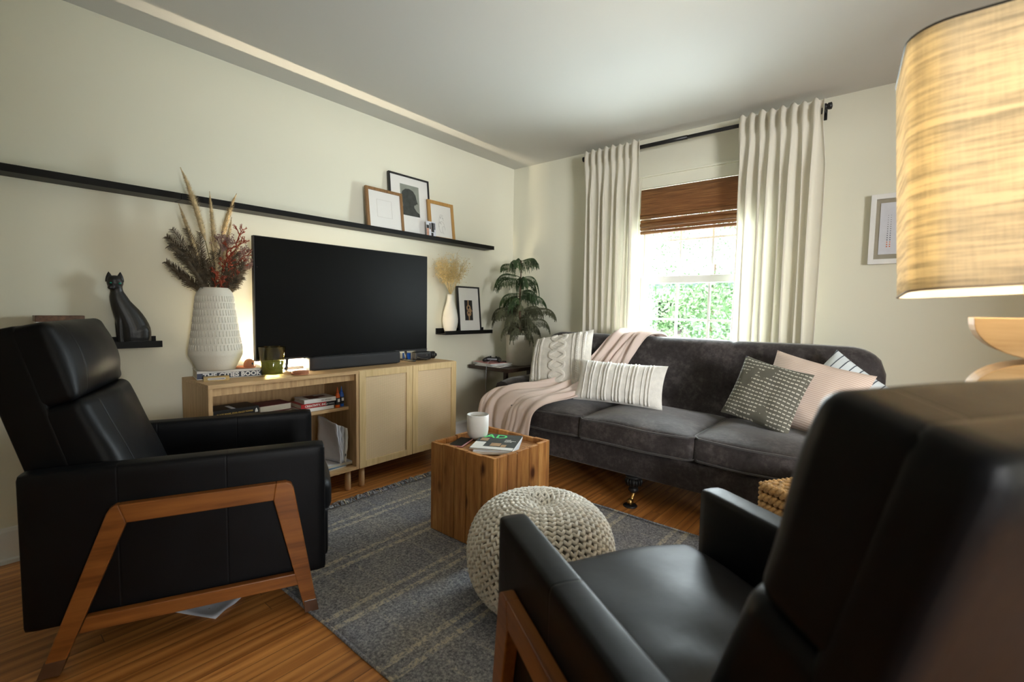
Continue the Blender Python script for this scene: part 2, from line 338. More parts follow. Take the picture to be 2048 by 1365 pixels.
M['rust'] = simple('rust_red_foliage', (.27, .05, .018), .8, .35, 40)
M['mauve'] = simple('mauve_statice', (.30, .19, .16), .9, .3, 80)
M['gyp'] = simple('golden_dried_blossom', (.62, .48, .22), .9, .3, 70)
M['blind'] = None
def blind_mat():
    m, nt, b = nmat('woven_bamboo'); v = coords(nt, (1.5, 1, 70)); f = noise_tex(nt, v, 3, 4, .6)
    c = ramp(nt, f, [(.35, (.085, .036, .012)), (.5, (.19, .085, .028)), (.68, (.31, .155, .055))]); nt.links.new(c, b.inputs['Base Color']); b.inputs['Roughness'].default_value = .6
    t = N(nt, 'ShaderNodeBsdfTranslucent'); t.inputs[0].default_value = (.42, .18, .05, 1); mx = N(nt, 'ShaderNodeMixShader'); mx.inputs[0].default_value = .15
    nt.links.new(b.outputs[0], mx.inputs[1]); nt.links.new(t.outputs[0], mx.inputs[2]); nt.links.new(mx.outputs[0], nt.nodes['Material Output'].inputs[0])
    bump(nt, b, f, .6, .004); return m
M['blind'] = blind_mat()
def glass_mat(name, c=(1, 1, 1), rough=0, mixf=.9):
    m, nt, b = nmat(name); nt.nodes.remove(b)
    t = N(nt, 'ShaderNodeBsdfTransparent'); t.inputs[0].default_value = rgb(c)
    g = N(nt, 'ShaderNodeBsdfGlossy'); g.inputs['Roughness'].default_value = .02
    mx = N(nt, 'ShaderNodeMixShader'); mx.inputs[0].default_value = .05; nt.links.new(t.outputs[0], mx.inputs[1]); nt.links.new(g.outputs[0], mx.inputs[2])
    nt.links.new(mx.outputs[0], nt.nodes['Material Output'].inputs[0]); return m
M['pane'] = glass_mat('window_glass', (.97, 1, .99))
M['smoked'] = glass_mat('olive_glass', (.84, .82, .62))
M['clear'] = glass_mat('clear_plastic', (.9, .92, .95))
M['wax'] = simple('green_wax', (.28, .33, .15), .6, .08)
def emit(name, c, s):
    m, nt, b = nmat(name); b.inputs['Base Color'].default_value = rgb(c); b.inputs['Emission Color'].default_value = rgb(c); b.inputs['Emission Strength'].default_value = s; return m
M['led'] = emit('warm_led', (1, .84, .60), 850)
M['bulb'] = emit('warm_bulb', (1, .74, .42), 30)
M['leaf_out'] = simple('garden_leaves', (.17, .28, .13), .6, .5, 3)
M['lawn'] = simple('lawn', (.12, .22, .06), .9, .4, 2)
M['siding'] = simple('grey_siding', (.20, .22, .25), .7, .1)

# ------------------------------------------------------------------ geometry helpers
class MB:
    def __init__(s): s.v = []; s.f = []; s.mi = []; s.sm = []
    def add(s, vs, fs, mi=0, smooth=False):
        o = len(s.v); s.v += [tuple(x) for x in vs]
        for f in fs: s.f.append([i+o for i in f]); s.mi.append(mi); s.sm.append(smooth)
        return s
    def box(s, x0, x1, y0, y1, z0, z1, mi=0, mtx=None):
        vs = [Vector((x, y, z)) for x in (x0, x1) for y in (y0, y1) for z in (z0, z1)]
        if mtx: vs = [mtx @ q for q in vs]
        return s.add(vs, [(0, 1, 3, 2), (4, 6, 7, 5), (0, 4, 5, 1), (2, 3, 7, 6), (0, 2, 6, 4), (1, 5, 7, 3)], mi)
    def prism(s, pts, a, b, axis=0, mi=0):
        """polygon pts in the two other axes, extruded from a to b along axis"""
        def P(p, h):
            return (h, p[0], p[1]) if axis == 0 else (p[0], h, p[1]) if axis == 1 else (p[0], p[1], h)
        n = len(pts); vs = [P(p, a) for p in pts]+[P(p, b) for p in pts]
        fs = [tuple(range(n)), tuple(range(2*n-1, n-1, -1))]+[(i, i+n, (i+1) % n+n, (i+1) % n) for i in range(n)]
        return s.add(vs, fs, mi)
    def tube(s, pts, rad, n=8, mi=0, cap=True, smooth=True):
        pts = [Vector(p) for p in pts]; rs = rad if isinstance(rad, (list, tuple)) else [rad]*len(pts)
        rings = []; up = None
        for i, p in enumerate(pts):
            d = (pts[min(i+1, len(pts)-1)]-pts[max(i-1, 0)]).normalized()
            if up is None:
                up = Vector((0, 0, 1)) if abs(d.z) < .9 else Vector((1, 0, 0))
            a = d.cross(up);
            if a.length < 1e-5: a = d.cross(Vector((1, .3, 0)))
            a.normalize(); b = a.cross(d); up = b
            rings.append([p+(a*cos(2*pi*k/n)+b*sin(2*pi*k/n))*rs[i] for k in range(n)])
        vs = [q for r in rings for q in r]; m = len(pts)
        fs = [(i*n+k, i*n+(k+1) % n, (i+1)*n+(k+1) % n, (i+1)*n+k) for i in range(m-1) for k in range(n)]
        if cap: fs += [tuple(range(n))[::-1], tuple((m-1)*n+k for k in range(n))]
        return s.add(vs, fs, mi, smooth)
    def lathe(s, prof, n=40, c=(0, 0, 0), mi=0, smooth=True, sx=1, sy=1, cap=True):
        vs = [(c[0]+r*cos(2*pi*k/n)*sx, c[1]+r*sin(2*pi*k/n)*sy, c[2]+z) for r, z in prof for k in range(n)]; m = len(prof)
        fs = [(i*n+k, i*n+(k+1) % n, (i+1)*n+(k+1) % n, (i+1)*n+k) for i in range(m-1) for k in range(n)]
        if cap:
            if prof[0][0] > 1e-4: fs.append(tuple(range(n))[::-1])
            if prof[-1][0] > 1e-4: fs.append(tuple((m-1)*n+k for k in range(n)))
        return s.add(vs, fs, mi, smooth)
    def rbox(s, c, h, r, n=10, fn=None, mi=0, p=None):
        """rounded box, centre c, half sizes h, corner radius r, n cells per face side"""
        idx = {}; vs = []; fs = []
        def vert(q):
            k = tuple(round(x, 5) for x in q)
            if k not in idx:
                idx[k] = len(vs)
                w = Vector(q); pos = Vector((w.x*h[0], w.y*h[1], w.z*h[2]))
                rx = [min(r, h[i]) for i in range(3)]
                inner = Vector([max(-(h[i]-rx[i]), min(h[i]-rx[i], pos[i])) for i in range(3)])
                d = pos-inner
                if d.length > 1e-9:
                    q3 = Vector([d[i]/rx[i] for i in range(3)])
                    m_ = max(abs(x) for x in q3); q3 = q3.normalized()*m_
                    pos = inner+Vector([q3[i]*rx[i] for i in range(3)])
                if fn: pos = Vector(fn(pos))
                vs.append(pos+Vector(c))
            return idx[k]
        T = []
        for i in range(n+1):
            t = i/n*2-1
            T.append(t)
        # denser sampling near the edges
        T = [sin(t*pi/2)*.55+t*.45 for t in T]
        for ax in range(3):
            for sg in (-1, 1):
                for i in range(n):
                    for j in range(n):
                        qs = []
                        for (a, b) in ((i, j), (i+1, j), (i+1, j+1), (i, j+1)):
                            q = [0, 0, 0]; q[ax] = sg; q[(ax+1) % 3] = T[a]; q[(ax+2) % 3] = T[b]; qs.append(vert(q))
                        fs.append(tuple(qs) if sg > 0 else tuple(qs[::-1]))
        return s.add(vs, fs, mi, True)
    def grid(s, P, closed=False, mi=0, smooth=True):
        n = len(P); m = len(P[0]); vs = [q for r in P for q in r]
        fs = [(i*m+j, i*m+j+1, (i+1)*m+j+1, (i+1)*m+j) for i in range(n-1) for j in range(m-1)]
        return s.add(vs, fs, mi, smooth)
    def capsule(s, a, b, r, n=6, mi=0):
        a = Vector(a); b = Vector(b); d = b-a; L = d.length; d.normalize()
        pts = [a-d*r*.75, a-d*r*.3, a+d*L*.5, b+d*r*.3, b+d*r*.75]
        return s.tube(pts, [r*.35, r*.85, r*1.05, r*.85, r*.35], n, mi)
def link(name, mesh, mats, parent=None, loc=(0, 0, 0), rot=(0, 0, 0)):
    for m in (mats if isinstance(mats, (list, tuple)) else [mats]): mesh.materials.append(M[m] if isinstance(m, str) else m)
    o = bpy.data.objects.new(name, mesh); COL.objects.link(o)
    if parent: o.parent = parent
    o.location = loc; o.rotation_euler = rot
    return o
def obj(name, mb, mats, parent=None, loc=(0, 0, 0), rot=(0, 0, 0), bevel=0, seg=2, subsurf=0, solid=0):
    me = bpy.data.meshes.new(name); me.from_pydata(mb.v, [], mb.f); me.update()
    for p, mi, sm in zip(me.polygons, mb.mi, mb.sm): p.material_index = mi; p.use_smooth = sm
    bm = bmesh.new(); bm.from_mesh(me); bmesh.ops.recalc_face_normals(bm, faces=bm.faces)
    if bevel:
        es = [e for e in bm.edges if len(e.link_faces) == 2 and e.calc_face_angle(0) > .6]
        bmesh.ops.bevel(bm, geom=es, offset=bevel, segments=seg, profile=.5, affect='EDGES', clamp_overlap=True)
    bm.to_mesh(me); bm.free()
    o = link(name, me, mats, parent, loc, rot)
    if subsurf:
        md = o.modifiers.new('smooth', 'SUBSURF'); md.levels = md.render_levels = subsurf
    if solid:
        md = o.modifiers.new('thick', 'SOLIDIFY'); md.thickness = solid; md.offset = 0
    return o
def tag(o, label=None, cat=None, group=None, kind=None):
    if label: o['label'] = label
    if cat: o['category'] = cat
    if group: o['group'] = group
    if kind: o['kind'] = kind
    return o
def thing(name, label, cat, loc=(0, 0, 0), rot=(0, 0, 0), group=None):
    o = bpy.data.objects.new(name, None); COL.objects.link(o); o.empty_display_size = .05
    o.location = loc; o.rotation_euler = rot if isinstance(rot, (tuple, list)) else (0, 0, rot)
    return tag(o, label, cat, group)
def struct(name, mb, mat, **k):
    o = obj(name, mb, mat, **k); o['kind'] = 'structure'; return o
def text(name, s, size, mat, parent, mtx, extrude=.0004, bold=0, sx=1, align='LEFT'):
    cu = bpy.data.curves.new(name, 'FONT'); cu.body = s; cu.size = size; cu.extrude = extrude; cu.offset = bold; cu.align_x = align; cu.resolution_u = 2
    t = bpy.data.objects.new(name+'_tmp', cu); COL.objects.link(t)
    dg = bpy.context.evaluated_depsgraph_get(); me = bpy.data.meshes.new_from_object(t.evaluated_get(dg))
    bpy.data.objects.remove(t); bpy.data.curves.remove(cu)
    me.transform(Matrix.Diagonal((sx, 1, 1, 1))); me.transform(mtx)
    me.materials.clear()
    return link(name, me, mat, parent)
# text lying in the plane x = const, reading along +y, up +z
def TX(x, y, z): return Matrix(((0, 0, 1, x), (1, 0, 0, y), (0, 1, 0, z), (0, 0, 0, 1)))
def lerp(a, b, t): return a+(b-a)*t
def vl(a, b, t): return Vector(a)*(1-t)+Vector(b)*t
def catmull(P, t):
    n = len(P)-1; x = min(max(t, 0), .99999)*n; i = int(x); f = x-i
    p0, p1, p2, p3 = [Vector(P[min(max(i+k, 0), n)]) for k in (-1, 0, 1, 2)]
    return .5*((2*p1)+(p2-p0)*f+(2*p0-5*p1+4*p2-p3)*f*f+(3*p1-p0-3*p2+p3)*f**3)
def nz(p, s=1): return noise.noise(Vector(p)*s)

# ------------------------------------------------------------------ room shell
H = 2.42; XR = 4.6; YB = -6.2
WX0, WX1, WZ0, WZ1 = 1.285, 2.09, .74, 2.045      # window opening
struct('floor', MB().box(-.15, 8.75, YB-.15, .15, -.08, 0), 'floor')
struct('ceiling', MB().box(-.15, 8.75, YB-.15, .15, H, H+.1), 'ceiling')
struct('wall_left', MB().box(-.15, 0, YB-.15, .15, 0, H), 'wall')
b = MB(); b.box(0, WX0, 0, .15, 0, H); b.box(WX1, XR, 0, .15, 0, H); b.box(WX0, WX1, 0, .15, 0, WZ0); b.box(WX0, WX1, 0, .15, WZ1, H)
struct('wall_front', b, 'wall')
b = MB(); b.box(XR, XR+.15, YB-.15, -3.7, 0, H); b.box(XR, XR+.15, -1.5, .15, 0, H); b.box(XR, XR+.15, -3.7, -1.5, 2.2, H)  # unseen opening cut and sized to pass the added fill light
struct('wall_right', b, 'wall')
struct('wall_back', MB().box(0, XR, YB-.15, YB, 0, H), 'wall')
b = MB(); b.box(XR+.15, 8.6, YB-.15, YB, 0, H); b.box(XR+.15, 8.6, -.6, -.45, 0, H); b.box(8.6, 8.75, YB-.15, -.45, 0, H)
struct('wall_fill_enclosure', b, 'wall')  # unseen walls added to enclose the fill light and shut out sky
struct('floor_reflection_cut', MB().box(XR+.05, 8.6, YB, -.6, .0005, .012), simple('charcoal_reflection_cut', (.045, .045, .05), .95, .2, 40))  # dark layer added to keep orange floor reflections off the leather
struct('baseboard_left', MB().prism([(0, .15), (.008, .148), (.014, .135), (.014, .02), (.026, .016), (.026, 0), (0, 0)], -6.2, 0, 1), 'trim')
struct('baseboard_front', MB().prism([(0, .15), (-.008, .148), (-.014, .135), (-.014, .02), (-.026, .016), (-.026, 0), (0, 0)], 0.026, XR, 0), 'trim')
# casing round the window
b = MB(); b.box(WX0-.085, WX0, -.018, .0, WZ0-.08, WZ1+.085); b.box(WX1, WX1+.085, -.018, 0, WZ0-.08, WZ1+.085); b.box(WX0, WX1, -.018, 0, WZ1, WZ1+.085); b.box(WX0-.10, WX1+.10, -.026, 0, WZ1+.085, WZ1+.10)
struct('trim_1', b, 'wall', bevel=.003)
struct('trim_2', MB().box(WX0-.11, WX1+.11, -.045, .10, WZ0-.025, WZ0), 'trim', bevel=.004)
# double-hung window
win = thing('window_1', None, None, ((WX0+WX1)/2, .07, WZ0)); win['kind'] = 'structure'
def sash(name, x0, x1, y, z0, z1, rail, zh):
    b = MB(); st = .047
    b.box(x0, x0+st, y-.018, y+.018, z0, z1); b.box(x1-st, x1, y-.018, y+.018, z0, z1)
    b.box(x0+st, x1-st, y-.018, y+.018, z1-rail[1], z1); b.box(x0+st, x1-st, y-.018, y+.018, z0, z0+rail[0])
    off = Vector(win.location); bb = MB(); bb.v = [tuple(Vector(v)-off) for v in b.v]; bb.f = b.f; bb.mi = b.mi; bb.sm = b.sm
    s = obj(name, bb, 'trim', win, bevel=.003)
    g = MB(); g.box(x0+st-.005, x1-st+.005, y-.002, y+.002, z0+rail[0]-.005, z1-rail[1]+.005); g.v = [tuple(Vector(v)-off) for v in g.v]
    obj('pane', g, 'pane', s)
    m = MB()
    for x in (1.571, 1.803): m.box(x-.008, x+.008, y-.0085, y+.0085, z0+rail[0]-.002, z1-rail[1]+.002)
    m.box(x0+st, x1-st, y-.010, y+.010, zh-.008, zh+.008); m.v = [tuple(Vector(v)-off) for v in m.v]
    obj('muntins', m, 'trim', s)
sash('lower_sash', WX0+.004, WX1-.004, .035, WZ0+.002, 1.385, (.06, .055), 1.06)
sash('upper_sash', WX0+.004, WX1-.004, .080, 1.345, WZ1-.002, (.04, .04), 1.655)
# casing of the opening added for the fill light, out of view
b = MB(); b.box(XR-.02, XR, -3.79, -3.7, 0, 2.29); b.box(XR-.02, XR, -1.5, -1.41, 0, 2.29); b.box(XR-.02, XR, -3.7, -1.5, 2.2, 2.29)
struct('trim_3', b, 'trim')

# ------------------------------------------------------------------ woven blind, rod, curtains
bl = thing('woven_blind', 'brown woven bamboo roman blind pulled halfway up the window', 'blind', (1.69, .0, 2.03))
b = MB(); rows = 46
P = []
def bprof(t):      # (y, z) of the cloth going down
    if t < .5: return (-.006-.004*sin(t*40), lerp(2.035, 1.865, t/.5))
    return None
prof = [(-.020, 2.036), (-.022, 1.98), (-.022, 1.92), (-.024, 1.87), (-.028, 1.845), (-.030, 1.842)]
b.grid([[(x, y, z) for x in (1.287, 1.5, 1.75, 2.085)] for y, z in prof])
obj('valance', MB().add([tuple(Vector(v)-Vector(bl.location)) for v in b.v], b.f, 0), 'blind', bl, solid=.006)
for (z0, z1, y) in ((1.846, 1.815, -.030), (1.812, 1.785, -.022), (1.786, 1.757, -.028), (1.757, 1.732, -.022), (1.728, 1.703, -.020)):
    q = MB(); q.grid([[(x, y+yy, z) for x in (1.29, 1.5, 1.75, 2.082)] for yy, z in ((.004, z0), (-.006, lerp(z0, z1, .35)), (-.006, lerp(z0, z1, .7)), (.002, z1))])
    q.v = [tuple(Vector(v)-Vector(bl.location)) for v in q.v]
    obj('fold', q, 'blind', bl, solid=.005)
q = MB(); q.box(1.287, 2.085, -.015, 0.0, 2.01, 2.04); q.v = [tuple(Vector(v)-Vector(bl.location)) for v in q.v]; obj('headrail', q, 'blind', bl)

rod = thing('curtain_rod', 'black metal curtain rod with end finials above the window', 'curtain rod', (1.65, -.10, 2.335))
obj('rod', MB().tube([(-.80, 0, 0), (0, 0, 0), (.80, 0, 0)], .0125, 14), 'black_metal', rod)
obj('rod_sleeve', MB().tube([(-.42, 0, 0), (.0, 0, 0)], .0145, 14), 'black_metal', rod)
for s in (-1, 1):
    pr = [(.010, 0), (.019, .003), (.019, .012), (.013, .016), (.019, .022), (.020, .038), (.010, .042)]
    f = MB().lathe(pr, 16); obj('finial', f, 'black_metal', rod, (s*.80, 0, 0), (0, s*pi/2, 0))
    q = MB(); x = s*.805-(.0 if s < 0 else .01); q.box(x-.006, x+.006, -.004, .10, -.008, .008); q.box(x-.012, x+.012, .092, .10, -.045, .045); q.box(x-.005, x+.005, -.02, .0, -.045, -.008)
    obj('bracket', q, 'black_metal', rod, bevel=.001)

def curtain(name, label, x0t, x1t, x0b, x1b, folds, seed, inner):
    rnd = random.Random(seed); cx = (x0t+x1t)/2
    root = thing(name, label, 'curtain', (cx, -.10, .02))
    amp = [rnd.uniform(.75, 1.25) for _ in range(folds+2)]; ph = [rnd.uniform(-.25, .25) for _ in range(folds+2)]
    nx = folds*18; zs = [2.385, 2.375, 2.36, 2.345, 2.33, 2.31, 2.29, 2.27, 2.25, 2.22, 2.18, 2.1]+[2.1-i*.104 for i in range(1, 21)]
    P = []
    for z in zs:
        row = []; tz = (2.385-z)/2.365
        for i in range(nx+1):
            t = i/nx; k = t*folds; j = int(min(k, folds-1))
            a = amp[j]; x = lerp(lerp(x0t, x1t, t), lerp(x0b, x1b, t), min(1, tz*1.4))
            w = sin(2*pi*(k+ph[j]*.15*sin(pi*(k-j))))
            if z > 2.24:      # gathered heading: tall narrow pleats, pinched under the rod
                q = (z-2.24)/.145; sharp = (abs(w)**.55)*(1 if w > 0 else -1)
                yy = -.034-.015*a*(.45+.8*sin(pi*min(1, q*1.02))**.8)*sharp
                top = .014*max(0, q-.6)*(a-1)*4
                zz = z+top-(.018*(1-w)/2*max(0, q-.5)*2)
            else:
                g = min(1, (2.24-z)/.25); yy = lerp(-.034-.009*a*w, -.032-.015*a*(w+.35*sin(pi*k+seed)+.15*sin(4*pi*k+seed)), g); zz = z
                x += .010*sin(2*pi*k*.5+z*1.7+seed)*g+.012*g*cos(2*pi*k)*a
            row.append((x-cx, yy, zz-.02))
        P.append(row)
    obj('panel', MB().grid(P), 'curtain', root, solid=.0025)
    return root
curtain('curtain', 'cream linen curtain at the left side of the window', .845, 1.31, .87, 1.30, 8, 3, 1)
curtain('curtain', 'cream linen curtain at the right side of the window', 1.995, 2.455, 1.985, 2.46, 8, 11, -1)

# ------------------------------------------------------------------ black picture ledges on the left wall
def ledge(label, y0, y1, z, group=None):
    t = thing('picture_ledge', label, 'ledge', (0, (y0+y1)/2, z), group=group); L = (y1-y0)/2
    obj('back_plate', MB().box(.0005, .010, -L, L, 0, .048), 'black_ledge', t, bevel=.001)
    obj('shelf', MB().box(.010, .118, -L, L, 0, .010), 'black_ledge', t, bevel=.001)
    obj('front_lip', MB().box(.110, .120, -L, L, -.001, .030), 'black_ledge', t, bevel=.001)
    return t
ledge('long black picture ledge with framed pictures above the television', -1.544, -.395, 1.627)
ledge('long black picture ledge behind the pampas plumes', -2.694, -1.546, 1.627)
ledge('long black picture ledge at the far left, empty', -3.844, -2.696, 1.627)
ledge('short black picture ledge right of the television holding a white vase', -.950, -.400, .905)
ledge('short black picture ledge under the black cat figurine', -3.34, -2.79, .903)

def frame(name, label, yc, w, h, fwid, depth, xb, lean, z, fmat, art, mat_w=0):
    """leaning frame: bottom back edge at x = xb"""
    t = thing(name, label, 'picture frame', (xb, yc, z), (0, -lean, 0)); b = MB()
    W = w/2
    b.box(0, depth, -W, -W+fwid, 0, h); b.box(0, depth, W-fwid, W, 0, h); b.box(0, depth, -W+fwid, W-fwid, 0, fwid); b.box(0, depth, -W+fwid, W-fwid, h-fwid, h)
    obj('frame', b, fmat, t, bevel=.0012)
    obj('mat_board', MB().box(.002, depth*.55, -W+fwid, W-fwid, fwid, h-fwid), 'mat_board', t)
    art(t, depth*.55+.0006, W-fwid, h)
    return t
def quad(y0, y1, z0, z1, x, mi=0, mb=None): return (mb or MB()).box(x-.0003, x+.0003, y0, y1, z0, z1, mi)
def art_emboss(t, x, W, h):
    b = MB(); y0, y1, z0, z1 = -.065, .055, .095, .215
    for a in ((y0, y1, z0, z0+.0012), (y0, y1, z1, z1+.0012), (y0, y0+.0012, z0, z1), (y1, y1+.0012, z0, z1)): quad(*a, x, 0, b)
    obj('print', b, 'faint_line', t)
def art_head(t, x, W, h):
    g = obj('print', quad(-.085, .085, .15, .375, x), 'grey_print', t)
    prof = [(-.085, .15), (.085, .15), (.082, .175), (.055, .19), (.035, .215), (.035, .232), (.048, .236), (.058, .246), (.070, .247), (.062, .268), (.058, .286), (.052, .31), (.030, .337), (-.005, .348), (-.04, .343), (-.068, .322), (-.078, .293), (-.078, .262), (-.068, .24), (-.066, .215), (-.085, .195)]
    obj('silhouette', MB().prism(prof, x+.0003, x+.0008, 0), 'charcoal_print', g)
def art_sketch(t, x, W, h):
    b = MB(); random.seed(4)
    for (cy, cz, ry, rz) in ((0, .16, .022, .03), (0, .105, .03, .045), (-.02, .125, .012, .02), (.02, .085, .014, .03), (.0, .19, .016, .012)):
        pts = [(x, cy+ry*cos(a)+random.uniform(-.002, .002), cz+rz*sin(a)) for a in [i*2*pi/24 for i in range(19)]]
        b.tube(pts, .0005, 4)
    for cy, cz in ((-.012, .178), (.01, .176)): b.tube([(x, cy, cz), (x, cy+.008, cz-.001)], .0011, 4)
    obj('print', b, 'ink', t)
def art_knot(t, x, W, h):
    g = obj('print', quad(-.052, .040, .10, .27, x), 'ink', t)
    b = MB()
    def ring(cy, cz, ry, rz, r):
        b.tube([(x+.001, cy+ry*cos(a), cz+rz*sin(a)) for a in [i*2*pi/28 for i in range(29)]], r, 6, cap=False)
    b.tube([(x+.001, -.006, .10), (x+.001, -.004, .16)], .006, 6); b.tube([(x+.001, -.012, .22), (x+.001, -.010, .27)], .006, 6)
    ring(-.008, .205, .017, .020, .006); ring(-.004, .160, .018, .022, .006); ring(.006, .183, .014, .016, .005)
    b.tube([(x+.001, .0, .185), (x+.001, .034, .178)], .005, 6)
    obj('drawing', b, 'tan', g)
frame('framed_picture', 'tall black frame with a dark stone head photograph on the ledge', -1.235, .365, .442, .012, .020, .052, .10, 1.638, 'black', art_head)
frame('framed_picture', 'brown wooden frame with a pale blank embossed print, leftmost on the ledge', -1.475, .300, .292, .020, .018, .078, .12, 1.638, 'walnut', art_emboss)
frame('framed_picture', 'honey wooden frame with a faint line sketch, rightmost on the long ledge', -.955, .262, .302, .026, .016, .076, .12, 1.638, 'honey', art_sketch)
frame('framed_picture', 'black frame with a knot print on the short ledge', -.620, .262, .385, .012, .020, .055, .10, .9155, 'black', art_knot)
t = thing('photograph', 'small colour snapshot leaning at the front of the picture ledge', 'photograph', (.1035, -1.085, 1.638), (0, -.08, 0))
obj('print', MB().box(0, .001, -.046, .046, 0, .128), 'paper_cool', t)
b = MB(); x = .0014
quad(-.045, -.022, .02, .075, x, 0, b); quad(.0, .012, .055, .085, x, 0, b)
obj('faces', b, 'flesh', t)
b = MB(); quad(-.043, -.020, .075, .10, x, 0, b); quad(.002, .028, .05, .12, x+.0002, 0, b); quad(.0, .020, .02, .045, x, 0, b); quad(-.015, -.004, .07, .115, x, 0, b); quad(.032, .040, .07, .12, x, 0, b)
obj('figures', b, 'ink', t)

# framed chart on the window wall
t = thing('framed_picture', 'white box frame with a dotted chart on the wall behind the lamp', 'picture frame', (2.90, -.012, 1.41))
b = MB(); b.box(-.20, -.175, -.018, .01, 0, .395); b.box(.175, .20, -.018, .01, 0, .395); b.box(-.175, .175, -.018, .01, 0, .028); b.box(-.175, .175, -.018, .01, .367, .395)
obj('frame', b, 'white', t, bevel=.001)
obj('mat_board', MB().box(-.175, .175, .0, .006, .028, .367), simple('linen_backing', (.34, .31, .24), .9, .05), t)
obj('print', MB().box(-.155, .15, -.003, 0, .055, .345), 'paper_cool', t)
for mat_, k0, k1 in (('navy', 3, 8), ('ink', 8, 15), ('orange', 0, 3)):
    b = MB()
    for k in range(k0, k1):
        r = .0032-.00013*k; b.tube([(-.118, -.0032, .098+k*.0125), (-.118, -.0042, .098+k*.0125)], r, 10, smooth=False)
        b.tube([(-.105, -.0032, .098+k*.0125), (-.105, -.0042, .098+k*.0125)], r, 10, smooth=False)
    obj('dots', b, mat_, t)

# ------------------------------------------------------------------ media cabinets
YC = -1.086; XF = .39; TOP = .732; BOT = .13
def round_leg(t, x, y):
    obj('leg', MB().lathe([(.010, 0), (.016, .003), (.018, .010), (.018, .13)], 20), 'leg_oak', t, (x, y, 0))
t = thing('open_cabinet', 'oak open shelf cabinet with books, left of the cane-door cabinet', 'cabinet', (0, YC-1.2, 0))
th = .019
obj('top', MB().box(.01, XF, -.4+.001, .4-.001, TOP-th, TOP), 'oak_x', t, bevel=.001)
for s in (-1, 1): obj('side_panel', MB().box(.01, XF-.002, s*.399 if s < 0 else .399-th, -.399+th if s < 0 else .399, BOT, TOP-th), 'oak_z', t, bevel=.001)
obj('bottom', MB().box(.01, XF-.002, -.399+th, .399-th, BOT, BOT+th), 'oak_x', t, bevel=.001)
obj('back_panel', MB().box(.01, .018, -.399+th, .399-th, BOT+th, TOP-th), 'oak_z', t)
obj('front_rail', MB().box(XF-.040, XF-.022, -.399+th, .399-th, TOP-th-.040, TOP-th), 'oak_z', t, bevel=.001)
obj('shelf', MB().box(.02, XF-.085, -.399+th, .399-th, .487, .505), 'oak_x', t, bevel=.001)
for x in (.055, XF-.05):
    for y in (-.35, .35): round_leg(t, x, y)
t = thing('cane_cabinet', 'oak cabinet with two woven cane doors, under the right of the television', 'cabinet', (0, YC-.4, 0))
obj('top', MB().box(.01, XF-.017, -.4+.001, .4-.001, TOP-th, TOP), 'oak_x', t, bevel=.001)
for s in (-1, 1): obj('side_panel', MB().box(.01, XF-.020, s*.399 if s < 0 else .399-th, -.399+th if s < 0 else .399, BOT, TOP-th), 'oak_z', t, bevel=.001)
obj('bottom', MB().box(.01, XF-.02, -.399+th, .399-th, BOT, BOT+th), 'oak_x', t)
obj('back_panel', MB().box(.01, .018, -.399+th, .399-th, BOT+th, TOP-th), 'oak_z', t)
for y0, y1 in ((-.3985, -.0015), (.0015, .3985)):
    b = MB(); fr = .046; b.box(XF-.018, XF, y0, y0+fr, BOT, TOP-.002); b.box(XF-.018, XF, y1-fr, y1, BOT, TOP-.002); b.box(XF-.018, XF, y0+fr, y1-fr, BOT, BOT+fr*.9); b.box(XF-.018, XF, y0+fr, y1-fr, TOP-.002-fr*.9, TOP-.002)
    d = obj('door', b, 'door_oak', t, bevel=.0015)
    obj('cane_panel', MB().box(XF-.014, XF-.007, y0+fr-.004, y1-fr+.004, BOT+fr*.9-.004, TOP-.002-fr*.9+.004), 'rattan', d)
for x in (.055, XF-.05):
    for y in (-.355, .355): round_leg(t, x, y)

# ------------------------------------------------------------------ television
TY = -1.788
t = thing('television', 'large black flat television on the oak cabinets', 'television', (.160, TY, TOP))
obj('panel', MB().box(-.010, .020, -.600, .600, .074, .757), 'black', t, bevel=.003)
obj('screen', MB().box(.0200, .0215, -.596, .596, .084, .753), 'screen', t)
obj('bezel', MB().box(.0198, .0225, -.599, .599, .074, .0835), 'black', t)
obj('electronics_housing', MB().rbox((-.016, .0, .30), (.010, .40, .20), .008, 6), 'black', t)
for s in (-1, 1):
    b = MB(); y = s*.42
    b.tube([(.0, y, .075), (.0, y+s*.004, .03), (.0, y+s*.01, .012)], .009, 8); b.rbox((.0, y+s*.02, .0065), (.080, .012, .0062), .005, 5)
    obj('foot', b, 'black', t)
t = thing('light_bar', 'glowing warm white light bar on the cabinet behind the television', 'light', (.052, -1.97, TOP))
obj('housing', MB().box(-.012, .012, -.36, .36, 0, .018), 'white', t, bevel=.001)
obj('diffuser', MB().box(-.005, .005, -.355, .355, .018, .026), 'led', t)
t = thing('soundbar', 'black cloth soundbar under the television', 'soundbar', (.195, -1.79, TOP))
obj('body', MB().rbox((0, 0, .042), (.045, .322, .041), .014, 12), 'soundbar', t)
obj('top_plate', MB().rbox((0, 0, .0830), (.038, .30, .0012), .001, 4), 'black', t)
obj('indicator', MB().lathe([(.003, 0), (.003, .0008)], 12), 'grey_plastic', t, (.034, .03, .0838))
t = thing('video_camera', 'black handheld video camera at the right end of the cabinet', 'camera', (.18, -1.20, TOP), (0, 0, radians(-8)))
b = MB(); b.rbox((0, -.035, .034), (.030, .070, .030), .012, 8); obj('body', b, 'black', t)
obj('viewfinder', MB().rbox((-.004, -.045, .068), (.016, .05, .009), .006, 6), 'black', t)
obj('lens', MB().lathe([(.022, 0), (.027, .002), (.027, .016), (.024, .018), (.028, .02), (.028, .036), (.019, .038)], 28), 'black_metal', t, (0, .034, .034), (-pi/2, 0, 0))
